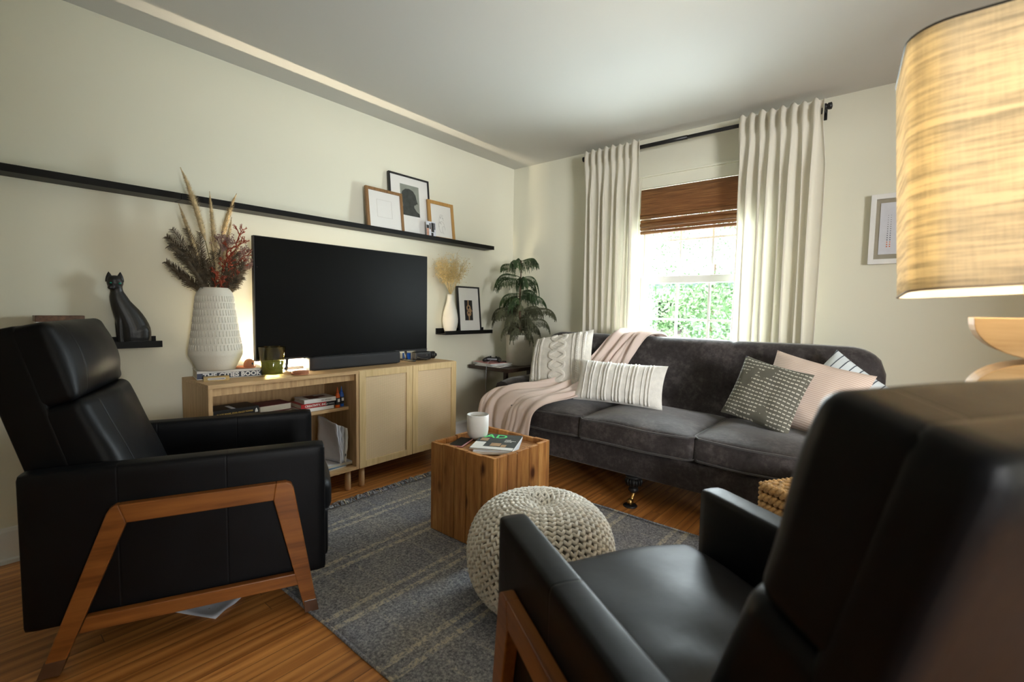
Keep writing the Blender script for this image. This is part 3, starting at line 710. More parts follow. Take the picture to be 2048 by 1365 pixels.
obj('lens_cap', MB().lathe([(.010, 0), (.012, .002), (.012, .018), (.008, .02)], 16), 'black', t, (0, .072, .034), (-pi/2, 0, 0))
obj('strap', MB().tube([(.03, -.09, .03), (.042, -.06, .018), (.045, -.02, .010), (.034, .02, .02)], .006, 8), 'black', t)
obj('badge', MB().box(.0300, .0306, -.01, -.004, .036, .040), 'silver', t)
t = thing('small_box', 'little blue box behind the video camera', 'box', (.085, -1.30, TOP))
obj('carton', MB().box(-.02, .02, -.024, .024, 0, .05), 'blue', t, bevel=.002)
tag(obj('cream_jar', MB().lathe([(.016, 0), (.02, .003), (.02, .03), (.015, .036), (.015, .045), (.0, .046)], 20), 'pot', loc=(.07, -1.375, TOP)), 'tiny cream jar behind the soundbar, left of the blue box', 'jar')

# ------------------------------------------------------------------ things on the left cabinet
def book(name, label, L, D, Hh, cover, loc, rot=0, fore=False, title=None, tmat='paper', tsize=.02, band=None, pages='pages', group=None, ty=.01):
    """spine faces +x (or pages, when fore)"""
    t = thing(name, label, 'book', loc, rot, group); b = MB(); c = .0025
    b.box(-D, 0, 0, L, 0, c); b.box(-D, 0, 0, L, Hh-c, Hh)
    if fore: b.box(-D, -D+c, 0, L, c, Hh-c)
    else: b.box(-c, 0, 0, L, c, Hh-c)
    cv = obj('cover', b, cover, t, bevel=.0008)
    pb = MB().box(-D+.003+(c if fore else 0), (-.003 if fore else -c), .003, L-.003, c, Hh-c)
    obj('pages', pb, pages, t)
    if title: text('title', title, tsize, tmat, cv, TX(.0004, ty, Hh*.5-tsize*.34), bold=.0006)
    if band: obj('spine_band', MB().box(-.001, .0004, band[0], band[1], .0005, Hh-.0005), band[2], cv)
    return t
RB = radians(-10)
bk = book('book', 'big book with THE CITIES BOOK on its spine, under the tall ribbed vase', .315, .215, .043, 'paper', (.172, -2.665, TOP), RB)
cv = [c for c in bk.children if c.name.startswith('cover')][0]
obj('spine_label', MB().box(-.001, .0005, .010, .305, .003, .031), 'slate_cover', cv)
text('title', 'THE CITIES BOOK', .031, 'white', cv, TX(.0010, .026, .0075), bold=.0012, sx=1.06)
obj('spine_band', MB().box(-.001, .0008, .0005, .018, .003, .031), 'navy', cv)
VX, VY, VZ = .138, -2.565, TOP+.0435
t = thing('ribbed_vase', 'tall cream ribbed ceramic vase of dried plumes on a book', 'vase', (VX, VY, VZ))
prof = [(.0, 0), (.080, 0), (.088, .004), (.098, .030), (.122, .078), (.123, .090), (.118, .12), (.110, .17), (.103, .22), (.096, .28), (.089, .34), (.084, .385), (.080, .400), (.066, .421), (.061, .425), (.057, .421), (.055, .38), (.05, .30), (0, .30)]
obj('body', MB().lathe(prof, 64), 'cream_ceramic', t)
b = MB()
for row in range(8):
    z0 = .105+row*.0355; z1 = z0+.027
    def rad(z):
        for (ra, za), (rb_, zb) in zip(prof[4:], prof[5:]):
            if za <= z <= zb: return lerp(ra, rb_, (z-za)/(zb-za))
        return .08
    for k in range(44):
        a = 2*pi*(k+.5*(row % 2))/44; b.tube([((rad(z0)-.0005)*cos(a), (rad(z0)-.0005)*sin(a), z0), ((rad(z1)-.0005)*cos(a), (rad(z1)-.0005)*sin(a), z1)], .0028, 5)
obj('ribs', b, 'cream_ceramic', t)

# dried stems: each one stands in the vase as a thing of its own
mouth = Vector((VX, VY, VZ+.36))
def vase_pt(dy, dx, dz): return Vector((VX+dx, VY+dy, VZ+.425+dz))
def plume(label, tip, bend, start, rmax, seed):
    rnd = random.Random(seed); root = mouth+Vector((rnd.uniform(-.02, .02), rnd.uniform(-.02, .02), 0)); tip = vase_pt(*tip)
    mid = (root+tip)/2+Vector(bend); pts = [root*(1-u)**2+mid*2*u*(1-u)+tip*u*u for u in [i/24 for i in range(25)]]
    t = thing('pampas_plume', label, 'dried grass', tuple(root), group=None)
    L = [p-root for p in pts]
    obj('stem', MB().tube(L[:int(24*start)+2], .0022, 6), 'stem', t)
    b = MB(); N_ = 2400
    b.tube([L[i] for i in range(int(24*start), 25)], [max(.0006, rmax*.58*min(1, .25+max(0, (i/24-start)/(1-start))/.18)*max(.04, 1-max(0, (i/24-start)/(1-start))**2.6)) for i in range(int(24*start), 25)], 7)
    for k in range(N_):
        u = start+(1-start)*rnd.random(); x = u*24; i = min(23, int(x)); p = L[i].lerp(L[i+1], x-i); d = (L[i+1]-L[i]).normalized()
        s = (u-start)/(1-start); r = rmax*min(1, .25+s/.18)*max(.10, 1-s**2.6)
        a = Vector((rnd.gauss(0, 1), rnd.gauss(0, 1), rnd.gauss(0, 1))); a = (a-d*a.dot(d)).normalized()
        e = p+a*r*rnd.uniform(.9, 1.75)+d*r*.75; q = d.cross(a)*.0013
        b.add([p-q, p+q, e], [(0, 1, 2)])
    obj('plume', b, 'plume', t); return t
plume('tallest pampas plume in the ribbed vase, arching to the left', (-.135, .0, .575), (.095, 0, .06), .42, .021, 1)
plume('upright middle pampas plume of the ribbed vase', (-.012, .0, .485), (.0, 0, 0), .42, .017, 2)
plume('pampas plume of the ribbed vase arching far to the right', (.115, .0, .50), (-.085, 0, .10), .48, .018, 3)
plume('pampas plume of the ribbed vase leaning left, below the tallest', (-.150, .01, .40), (.03, 0, 0), .40, .017, 4)
plume('pampas plume of the ribbed vase leaning right, below the arching one', (.085, .01, .37), (-.01, 0, 0), .40, .017, 5)
plume('short pale pampas plume low in front of the ribbed vase bunch', (-.03, .05, .25), (.0, .02, 0), .25, .020, 6)
plume('short thin pampas plume at the right, behind the rust foliage', (.15, -.02, .28), (-.01, 0, 0), .5, .010, 7)
def frond(label, tip, bend, mat, seed, leaf=.028, n=46, name='dried_fern', cat='dried foliage', curl=.5):
    rnd = random.Random(seed); root = mouth+Vector((rnd.uniform(-.03, .03), rnd.uniform(-.03, .03), 0)); tip = vase_pt(*tip)
    mid = (root+tip)/2+Vector(bend); L = [(root*(1-u)**2+mid*2*u*(1-u)+tip*u*u)-root for u in [i/30 for i in range(31)]]
    b = MB(); b.tube(L, [.0018]*20+[.0012]*11, 5)
    for k in range(n):
        u = .3+.7*k/n; x = u*30; i = min(29, int(x)); p = L[i].lerp(L[i+1], x-i); d = (L[i+1]-L[i]).normalized()
        s = Vector((1, 0, 0)).cross(d).normalized()
        for sg in (-1, 1):
            l = leaf*(1-.55*abs(u-.6)/.4)*rnd.uniform(.8, 1.15); e = p+(s*sg*.8+d*.75+Vector((rnd.uniform(-.6, .6), 0, -.2*curl)))*l
            m_ = (p+e)/2+Vector((rnd.uniform(-.003, .003), 0, .002))
            b.tube([p, m_, e], [.0010, .0012, .0005], 4)
    o = obj(name, b, mat, loc=tuple(root)); tag(o, label, cat); return o
frs = [((-.20, .03, .19), (-.01, 0, .11), 'fern'), ((-.185, .03, .27), (-.03, 0, .06), 'fern'), ((-.12, .05, .12), (-.02, 0, .03), 'fern'), ((.12, .05, .14), (.02, 0, .0), 'fern'), ((-.02, .05, .18), (.0, 0, .0), 'fern'), ((.09, .05, .04), (.0, 0, .0), 'fern'), ((-.20, 0, .235), (-.02, 0, .09), 'fern'), ((-.17, .02, .16), (-.02, 0, .05), 'fern'), ((-.205, .0, .115), (-.01, 0, .02), 'fern'), ((-.155, .02, .065), (-.02, 0, .0), 'fern'), ((-.11, .03, .20), (0, 0, .03), 'fern'), ((-.07, .03, .27), (-.02, 0, 0), 'fern'),
       ((.13, .02, .06), (.02, 0, -.0), 'fern'), ((.17, .0, .13), (.02, 0, .02), 'fern'), ((.10, .03, .19), (.02, 0, .02), 'fern'), ((-.05, .05, .13), (-.02, 0, .0), 'fern'), ((-.13, .03, .28), (.0, 0, .02), 'fern'), ((.04, -.03, .20), (0, 0, 0), 'fern'), ((.05, .05, .10), (0, .01, 0), 'fern'), ((-.09, .05, .07), (0, .01, 0), 'fern')]
for i, (tp, bd, mt) in enumerate(frs):
    frond('dark feathery dried fern frond among the stems of the ribbed vase', tp, bd, mt, 20+i, .038, 56)['group'] = 'dark dried fern fronds in the ribbed vase'
def coral(tip, seed):
    rnd = random.Random(seed); root = mouth+Vector((rnd.uniform(-.02, .02), rnd.uniform(-.02, .02), 0)); tip = vase_pt(*tip)-root
    b = MB()
    def grow(p, d, l, r, depth):
        e = p+d*l; b.tube([p, (p+e)/2+Vector((rnd.uniform(-.002, .002),)*3), e], [r, r*.9, r*.75], 5)
        if depth == 0: return
        for k in range(3):
            nd = (d+Vector((rnd.uniform(-.45, .45), rnd.uniform(-.9, .9), rnd.uniform(-.55, .7)))).normalized(); grow(e if k else p+d*l*.6, nd, l*.62, r*.8, depth-1)
    d = tip.normalized(); L = tip.length; b.tube([Vector((0, 0, 0)), tip*.45], .0025, 6)
    for u in (.4, .55, .7, .85): grow(tip*u, (d+Vector((0, rnd.uniform(-.5, .5), .2))).normalized(), L*.14, .0036, 3)
    o = obj('dried_sprig', b, 'rust', loc=tuple(root)); tag(o, 'rust red branching dried sprig in the ribbed vase', 'dried foliage', 'rust red sprigs in the ribbed vase')
for i, tp in enumerate([(.115, .03, .285), (.06, .05, .13), (.125, .03, .13), (.03, .06, .04), (.09, .05, .07), (-.01, .06, .08), (.14, .02, .19), (.05, .05, .20)]): coral(tp, 60+i)
def statice(label, c, n, seed, spread):
    rnd = random.Random(seed); root = mouth.copy(); b = MB(); c = vase_pt(*c)-root
    b.tube([Vector((0, 0, 0)), c*.6+Vector((0, 0, .01)), c], .0014, 5)
    for k in range(n):
        p = c+Vector((rnd.gauss(0, spread*.5), rnd.gauss(0, spread), rnd.gauss(0, spread*.6)))
        b.tube([c*.8, p], .0006, 3, cap=False)
        for j in range(4):
            q = p+Vector((rnd.uniform(-1, 1), rnd.uniform(-1, 1), rnd.uniform(-1, 1)))*.006
            b.lathe([(.0006, -.003), (.003, 0), (.0006, .003)], 5, q)
    tag(obj('dried_blossom', b, 'mauve', loc=tuple(root)), label, 'dried flowers')
statice('mauve dried blossom cluster at the centre of the ribbed vase bunch', (.035, .05, .245), 70, 80, .026)
statice('mauve dried blossom cluster drooping at the right of the ribbed vase bunch', (.165, .02, .14), 46, 81, .024)
statice('mauve dried blossom cluster above the television corner side of the bunch', (.135, .03, .20), 34, 82, .018)

t = thing('incense_holder', 'small terracotta dome incense holder on the big book', 'incense holder', (.165, -2.415, TOP+.0438))
dome = [(.027, 0), (.0275, .012), (.0265, .024), (.021, .037), (.012, .045), (0, .048)]
obj('dome', MB().lathe(dome, 28), 'terracotta', t)
obj('dish', MB().lathe([(0, 0), (.050, 0), (.053, .003), (.053, .007), (.048, .0065), (.03, .004), (0, .004)], 36), 'terracotta', t, (0, -.022, 0))
obj('smoke_hole', MB().lathe([(.0065, 0), (.0065, .001)], 14), 'ink', t, (.0245, .008, .022), (0, pi/2-.15, .3))
t = thing('match_box', 'flat gold patterned box lying against the big book', 'box', (.2405, -2.600, TOP), radians(75))
obj('carton', MB().box(-.055, .055, -.018, .018, 0, .021), 'gold', t, bevel=.0008)
b = MB(); b.box(-.038, .038, -.0184, -.0178, .006, .014); b.box(-.034, .034, -.0184, -.0178, .0045, .0155); obj('label_print', b, 'paper', t)
t = thing('candle_glass', 'olive glass tumbler with a half-burned green candle', 'candle', (.262, -2.335, TOP))
pr = [(0, 0), (.050, 0), (.052, .004), (.068, .158), (.0655, .158), (.050, .010), (0, .009)]
obj('tumbler', MB().lathe(pr, 48), 'smoked', t)
obj('wax', MB().lathe([(0, .0115), (.0485, .0115), (.0560, .078), (.054, .0795), (0, .078)], 40), 'wax', t)
obj('wick', MB().tube([(0, 0, .078), (.001, .001, .092)], .0012, 6), 'ink', t)
t = thing('coaster', 'two stacked terracotta discs in front of the soundbar', 'coaster', (.305, -2.205, TOP))
obj('disc', MB().lathe([(0, 0), (.043, 0), (.046, .003), (.046, .008), (.042, .010), (0, .0102)], 36), 'terracotta', t)
obj('disc', MB().lathe([(0, .0102), (.041, .0102), (.044, .013), (.044, .018), (.036, .021), (0, .021)], 36), 'terracotta', t, (.002, .002, 0))
t = thing('wooden_block', 'low pale wooden block between the candle and the terracotta discs', 'block', (.235, -2.245, TOP))
obj('block', MB().box(-.022, .022, -.03, .03, 0, .012), 'lamp_oak', t, bevel=.002)

# ------------------------------------------------------------------ things inside the open cabinet
SH = .5052
book('book', 'white paperback at the bottom of the stack beside the bottles', .205, .14, .020, 'paper', (.285, -2.195, SH), 0)
bk = book('book', 'red book titled CREATIVITY, INC. in the middle of a stack', .205, .145, .026, 'red', (.283, -2.190, SH+.0203), radians(-1), title='CREATIVITY, INC.', tsize=.017, ty=.022)
cv = [c for c in bk.children if c.name.startswith('cover')][0]
obj('spine_band', MB().box(-.001, .0004, .150, .2045, .0006, .0254), 'ink', cv)
text('author_line', 'ED CATMULL', .008, 'paper', cv, TX(.0006, .153, .0095))
bk = book('book', 'white and dark red paperback on top of the CREATIVITY, INC. book', .19, .14, .023, 'paper', (.280, -2.170, SH+.0468), radians(-3))
cv = [c for c in bk.children if c.name.startswith('cover')][0]
b = MB(); b.box(-.12, -.02, .04, .10, .0232, .0236); b.box(-.09, -.05, .10, .15, .0232, .0236); obj('cover_print', b, 'dark_red', cv)
text('title', 'ON WRITING', .010, 'ink', cv, TX(.0004, .10, .008))
book('book', 'cream-paged book lying page-side out, lower of the pair', .165, .13, .034, 'dark_red', (.285, -2.408, SH), 0, fore=True)
book('book', 'dark red book lying page-side out, upper of the pair', .17, .135, .036, 'dark_red', (.285, -2.412, SH+.0343), radians(2), fore=True)
t = thing('foil_box', 'long silver foil box with grey ends under the black book', 'box', (.27, -2.530, SH))
obj('tube', MB().box(-.05, .03, -.10, .10, 0, .034), 'silver', t, bevel=.008, seg=3)
for s in (-1, 1): obj('end_cap', MB().box(-.052, .032, s*.118 if s < 0 else .098, -.098 if s < 0 else .118, -.0, .036), 'grey_plastic', t, bevel=.004)
bk = book('book', 'thick black book with small gold spine lettering, topmost at the left', .215, .15, .042, 'black', (.288, -2.632, SH+.0365), radians(1), title='BLACK BOOK, STAR CRAZY POWER', tmat='gold', tsize=.0105, ty=.014)
cv = [c for c in bk.children if c.name.startswith('cover')][0]
obj('publisher_mark', MB().prism([(.195, .010), (.209, .010), (.209, .018), (.204, .031), (.200, .031), (.195, .018)], .0002, .0006, 0), 'paper', cv)
obj('cover_sticker', MB().box(-.10, -.01, .085, .105, .0422, .0426), 'paper', cv)
def bottle(label, mat, y, x, s=1):
    t = thing('paint_bottle', label, 'bottle', (x, y, SH))
    obj('bottle', MB().lathe([(0, 0), (.013, 0), (.0145, .003), (.0145, .070), (.012, .080), (.008, .088), (.008, .090)], 24), mat, t)
    obj('label', MB().lathe([(.0149, .018), (.0149, .060)], 24, cap=False), 'ink', t)
    obj('label_print', MB().box(.0140, .0153, -.007, .007, .036, .054), 'paper', t)
    obj('collar', MB().lathe([(.0115, .080), (.0115, .090), (.008, .094)], 18), 'clear', t)
    obj('nozzle', MB().lathe([(.0085, .090), (.006, .100), (.0025, .118), (.0018, .124)], 16), mat, t)
bottle('orange paint bottle beside the stack with the red book', 'orange', -1.966, .283)
bottle('blue paint bottle at the right end of the cabinet shelf', 'blue', -1.930, .265)
BZ = BOT+th
def sheet(name, label, cat, L, D, h, mat, loc, rot, kids=()):
    t = thing(name, label, cat, loc, rot); obj('pages', MB().box(-D/2, D/2, -L/2, L/2, 0, h-.0006), 'pages', t)
    c = obj('cover', MB().box(-D/2-.001, D/2+.001, -L/2-.001, L/2+.001, h-.0006, h), mat, t, bevel=.0002)
    return t, c
sheet('magazine', 'blue-covered magazine flat on the bottom shelf of the open cabinet', 'magazine', .28, .22, .010, 'blue_paper', (.245, -2.095, BZ), radians(3))
sheet('document_stack', 'thin stack of white papers under the leaning envelopes', 'papers', .26, .2, .016, 'paper_cool', (.235, -2.03, BZ+.0105), radians(-4))
t = thing('envelope_bundle', 'tall bundle of white padded envelopes leaning inside the open cabinet', 'envelopes', (.235, -1.965, BZ+.027), (radians(-4), radians(-2), radians(4)))
for k, (dx, dy, hh) in enumerate(((0, -.035, .26), (.003, -.018, .245), (-.004, .0, .235), (.002, .016, .225))):
    P = []
    for i in range(15):
        row = []
        for j in range(13):
            u = j/12-.5; v_ = i/14
            row.append((dx+u*.22, dy+.010*sin(v_*3+u*4+k)+.006*nz((u*6, v_*6, k), 1)+v_*v_*(-.020), v_*hh*(1-.10*(u+.5)) + .004*nz((u*5, k, 2.2), 1)))
        P.append(row)
    obj('envelope', MB().grid(P), 'paper_cool' if k < 3 else 'paper', t, solid=.006)
obj('address_print', MB().box(.1105, .1115, .0, .012, .035, .05), 'ink', t)

# ------------------------------------------------------------------ cat figurine, boxes, small vase
t = thing('cat_figurine', 'black seated cat figurine with green eyes on its own ledge', 'figurine', (.062, -2.90, .9135))
def cy(c): return (c-632)*.000594-2.978+2.90
def cz(c): return (1130-c)*.000734
sil = [(1130, 693, 888, .034), (1112, 690, 894, .041), (1080, 688, 896, .046), (1050, 686, 897, .047), (1020, 683, 893, .046), (990, 677, 882, .043), (960, 668, 866, .040), (930, 660, 846, .037), (900, 652, 822, .034), (870, 645, 792, .031), (845, 641, 768, .028), (820, 640, 752, .025), (800, 643, 738, .022), (785, 646, 728, .020), (770, 642, 724, .021), (755, 632, 723, .0245), (735, 627, 724, .027), (712, 626, 725, .0265), (696, 634, 722, .021), (688, 648, 712, .013), (685, 676, 682, .003)]
P = []
for (yy, l, r, d) in sil:
    c0 = (cy(l)+cy(r))/2; hw = (cy(r)-cy(l))/2
    P.append([(d*cos(a)*(1 if abs(cos(a)) < 2 else 1), c0+hw*sin(a), cz(yy)) for a in [2*pi*k/28 for k in range(29)]])
b = MB().grid(P); b.add(P[0][:-1], [tuple(range(28))])
# haunch, front legs, paws, muzzle
b.rbox((.026, .030, .052), (.022, .040, .050), .04, 8); b.rbox((-.026, .030, .052), (.022, .040, .050), .04, 8)
for s in (-1, 1):
    b.tube([(s*.014, -.036, .17), (s*.017, -.042, .10), (s*.017, -.040, .03), (s*.017, -.038, .008)], [.014, .012, .0105, .011], 12)
    b.rbox((s*.017, -.044, .008), (.012, .020, .008), .008, 6); b.rbox((s*.034, -.004, .008), (.011, .028, .008), .008, 6)
b.tube([(.036, .072, .012), (.044, .04, .010), (.046, .0, .009), (.040, -.02, .009)], [.009, .008, .007, .004], 8)
b.rbox((.018, -.069, .270), (.012, .013, .010), .010, 6)
b.rbox((.0, -.050, .292), (.027, .030, .026), .026, 8)
o_ = obj('body', b, 'cat_black', t)
md = o_.modifiers.new('fuse', 'REMESH'); md.mode = 'VOXEL'; md.voxel_size = .0022; md.use_smooth_shade = True
md = o_.modifiers.new('soften', 'SMOOTH'); md.factor = .5; md.iterations = 5
for (yy, xx, tilt) in ((-.0700, -.006, .06), (-.0335, .006, -.06)):
    e = MB(); e.lathe([(.0155, -.012), (.0145, .0), (.0115, .012), (.0065, .024), (.0008, .034)], 14, (0, 0, 0), sx=.55); obj('ear', e, 'cat_black', t, (xx*.9, yy, .309), (tilt, 0, 0))
for (p) in ((.0255, -.038, .2895), (.020, -.069, .291)):
    e = MB(); e.rbox(p, (.0035, .0052, .0032), .003, 5); obj('eye', e, 'emerald', t)
def plainbox(name, label, dims, z, mat, yc=-3.145):
    t = thing(name, label, 'box', (.063, yc, z)); obj('carton', MB().box(-dims[0]/2, dims[0]/2, -dims[1]/2, dims[1]/2, 0, dims[2]), mat, t, bevel=.0015)
M['brown_print'] = simple('brown_patterned_card', (.12, .055, .03), .35, .7, 45)
plainbox('storage_box', 'brown box behind the armchair headrest, bottom of its stack', (.085, .155, .100), .9135, 'brown_print')
plainbox('storage_box', 'slim white box between two brown boxes behind the armchair', (.083, .152, .014), 1.0138, 'white')
plainbox('storage_box', 'slim brown patterned box, top of the stack behind the armchair', (.085, .156, .026), 1.0281, 'brown_print')

t = thing('bottle_vase', 'slim white ribbed vase of dried blossom on the short ledge', 'vase', (.066, -.852, .9152))
pr = [(0, 0), (.040, 0), (.043, .003), (.052, .035), (.0625, .085), (.063, .115), (.056, .165), (.042, .215), (.029, .26), (.0255, .295), (.026, .312), (.0225, .312), (.022, .28), (0, .27)]
P = []
for r, z in pr:
    P.append([((r-(.0012*(k % 2) if .03 < z < .26 else 0))*cos(2*pi*k/72), (r-(.0012*(k % 2) if .03 < z < .26 else 0))*sin(2*pi*k/72), z) for k in range(73)])
obj('body', MB().grid(P), 'white_ceramic', t)
rnd = random.Random(5); b = MB(); base = Vector((0, 0, 0)); vr = Vector((.066, -.852, 1.20))
for k in range(46):
    a = rnd.uniform(0, 2*pi); sp = rnd.random()**.6
    e = Vector((.085*sp*cos(a)+.035, .20*sp*sin(a), .345-.10*sp*sp+rnd.uniform(-.06, .02)))
    if vr.x+e.x < .012: e.x = .012-vr.x+rnd.random()*.03
    m1 = e*.4+Vector((0, 0, .02)); b.tube([Vector((0, 0, -.1)), Vector((.0, 0, .02)), m1, e], .0009, 4)
    for j in range(26):
        u = rnd.uniform(.42, 1); p = m1.lerp(e, (u-.42)/.58)
        q = p+Vector((rnd.gauss(0, .018), rnd.gauss(0, .026), rnd.gauss(0, .022)))
        if vr.x+q.x < .006: q.x = .006-vr.x
        b.tube([p, q], .0005, 3, cap=False)
        b.lathe([(.0004, -.0028), (.0030, -.0005), (.0022, .0022), (.0004, .0028)], 5, q)
tag(obj('dried_bouquet', b, 'gyp', loc=tuple(vr)), 'airy golden bunch of dried gypsophila in the slim white vase', 'dried flowers', kind='stuff')

# ------------------------------------------------------------------ rug
RX0, RX1, RY0, RY1 = .525, 2.95, -2.655, -1.115
P = []
for i in range(61):
    row = []
    for j in range(41):
        x = lerp(RX0, RX1, i/60); y = lerp(RY0, RY1, j/40)
        if j in (0, 40): y += .005*nz((x*5, y, 0))
        row.append((x, y, .0042+.0006*nz((x*3, y*3, 4))))
    P.append(row)
b = MB().grid(P)
for e in (0, 40):
    b.tube([(p[e][0], p[e][1], .0045) for p in P], .0040, 8)
rug = obj('area_rug', b, 'rug', solid=.004); tag(rug, 'grey wool rug with cream plaid lines on the oak floor', 'rug')
rnd = random.Random(3); b = MB(); b2 = MB()
for k in range(150):
    y = lerp(RY0+.01, RY1-.01, k/149)+rnd.uniform(-.004, .004); tgt = b2 if rnd.random() < .13 else b
    for q in range(2):
        L = rnd.uniform(.035, .075); a = rnd.uniform(-.9, .9); c2 = rnd.uniform(-.8, .8)
        pts = [(RX0+.004, y+q*.003, .008), (RX0-L*.35, y+sin(a)*L*.3, .010+rnd.random()*.012), (RX0-L*.75*abs(cos(a)), y+sin(a)*L*.7, .006+rnd.random()*.008), (RX0-L*cos(c2)*.95, y+sin(a+c2)*L, .004)]
        tgt.tube(pts, [.0032, .0036, .0032, .002], 5)
tag(obj('fringe', b, 'fringe', rug), kind='stuff'); tag(obj('fringe_threads', b2, 'fringe_pale', rug), kind='stuff')

# ------------------------------------------------------------------ crate table and what lies on it
CX0, CX1, CY0, CY1, CZ = 1.105, 1.530, -1.937, -1.512, .458
t = thing('crate_table', 'square side table of reclaimed pine boards on the rug', 'side table', ((CX0+CX1)/2, (CY0+CY1)/2, .0068))
hx = (CX1-CX0)/2; hz = CZ-.0115; rnd = random.Random(9)
for side in range(4):
    cuts = [-hx]+sorted([-hx+2*hx*(k+rnd.uniform(-.12, .12))/5 for k in range(1, 5)])+[hx]
    for a, c in zip(cuts[:-1], cuts[1:]):
        top = hz+rnd.uniform(-.004, .001); w_ = .022; g = .0021
        if side == 0: bb = (a+g, c-g, -hx, -hx+w_)
        elif side == 1: bb = (a+g, c-g, hx-w_, hx)
        elif side == 2: bb = (-hx-.0, -hx+w_, a+g if a > -hx else a+w_, c-g if c < hx else c-w_)
        else: bb = (hx-w_, hx, a+g if a > -hx else a+w_, c-g if c < hx else c-w_)
        obj('board', MB().box(bb[0], bb[1], bb[2], bb[3], rnd.uniform(0, .002), top), 'crate', t, bevel=.0022)
for k in range(4):
    a = -hx+.0225+k*(2*hx-.045)/4; c = a+(2*hx-.045)/4
    obj('top_board', MB().box(-hx+.023, hx-.023, a+.001, c-.001, hz-.045, hz-.026), wood('tray_pine_%d' % k, (.28, .11, .03), (.50, .25, .09), 0, 4, .55), t, bevel=.0015)
TZ = CZ-.0258
t = thing('candle_jar', 'white frosted glass candle jar on the crate table', 'candle', (1.190, -1.690, TZ))
obj('jar', MB().lathe([(0, 0), (.030, 0), (.042, .006), (.052, .022), (.0565, .05), (.0575, .128), (.0545, .130), (.053, .05), (.045, .035), (0, .03)], 48), 'white', t)
obj('wax', MB().lathe([(0, .034), (.0535, .034), (.0538, .112), (0, .110)], 40), 'pot', t)
def mag(label, L, D, h, mat, loc, rot):
    t = thing('magazine', label, 'magazine', loc, rot)
    obj('pages', MB().box(-D/2, D/2, -L/2, L/2, 0, h-.0008), 'paper', t, bevel=.0003)
    c = obj('cover', MB().box(-D/2-.0005, D/2+.001, -L/2-.001, L/2+.001, h-.0008, h), mat, t)
    return t, c
R1 = radians(62)
mag('plain white magazine at the bottom of the stack on the crate', .275, .21, .006, 'paper', (1.362, -1.726, TZ), radians(38))
mag('pale magazine in the middle of the stack on the crate', .27, .21, .006, 'paper_cool', (1.368, -1.722, TZ+.0062), radians(33))
t, c = mag('dark-covered design magazine with green AD lettering, topmost on the crate', .27, .21, .007, 'charcoal_print', (1.350, -1.715, TZ+.0124), radians(28))
Z = .0075
# cover art, local: long axis y; reading direction -x to +x at top = +y
text('masthead', 'AD', .085, 'green_text', c, Matrix(((1, 0, 0, -.085), (0, 1, 0, .062), (0, 0, 1, Z), (0, 0, 0, 1))), bold=.0012, extrude=.0003)
b = MB(); b.box(-.104, -.05, -.134, -.02, Z, Z+.0002); b.box(-.05, .104, -.134, -.095, Z, Z+.0002); obj('cover_photo', b, 'paper', c)
b = MB(); b.box(-.02, .03, -.08, -.03, Z, Z+.0002); b.box(-.09, -.05, .0, .05, Z+.0001, Z+.0003); b.box(.035, .06, -.09, -.05, Z, Z+.0002); obj('cover_photo', b, 'tan', c)
text('cover_lines', 'THE\nDESIGN\nISSUE', .016, 'paper', c, Matrix(((1, 0, 0, .035), (0, 1, 0, .03), (0, 0, 1, Z), (0, 0, 0, 1))), bold=.0003, extrude=.0002)
t = thing('smartphone', 'dark-screened phone lying flat beside the candle jar', 'phone', (1.190, -1.810, TZ), radians(22))
obj('body', MB().rbox((0, 0, .0042), (.037, .076, .004), .004, 6), 'pink', t); obj('screen', MB().box(-.034, .034, -.072, .072, .0082, .0086), 'screen', t)

# ------------------------------------------------------------------ knitted pouf
PC = Vector((1.868, -2.045, .0)); PR, PH = .268, .385
t = thing('knitted_pouf', 'round cream chunky-knit pouf on the rug', 'pouf', (PC.x, PC.y, .0068))
def pouf(u):      # u 0 bottom centre .. 1 top centre -> r, z
    a = pi*u-pi/2; r = PR*abs(cos(a))**.62; z = PH/2+PH/2*sin(a)*(abs(sin(a))**-.12 if abs(sin(a)) > .01 else 1)
    z = PH/2+(PH/2)*(1 if sin(a) > 0 else -1)*abs(sin(a))**.88
    z -= .035*exp(-(r/.055)**2) if u > .5 else 0
    if u > .5: z += .004*sin(r*120)*exp(-(r/.13)**2)
    return r, z
N1 = 60; prof = [pouf(i/N1) for i in range(N1+1)]; prof[0] = (0, prof[0][1]); prof[-1] = (0, prof[-1][1])
inner = [(max(0, r-.008), z*.985+.003) for r, z in prof]
obj('filling', MB().lathe(inner, 48), 'knit_core', t)
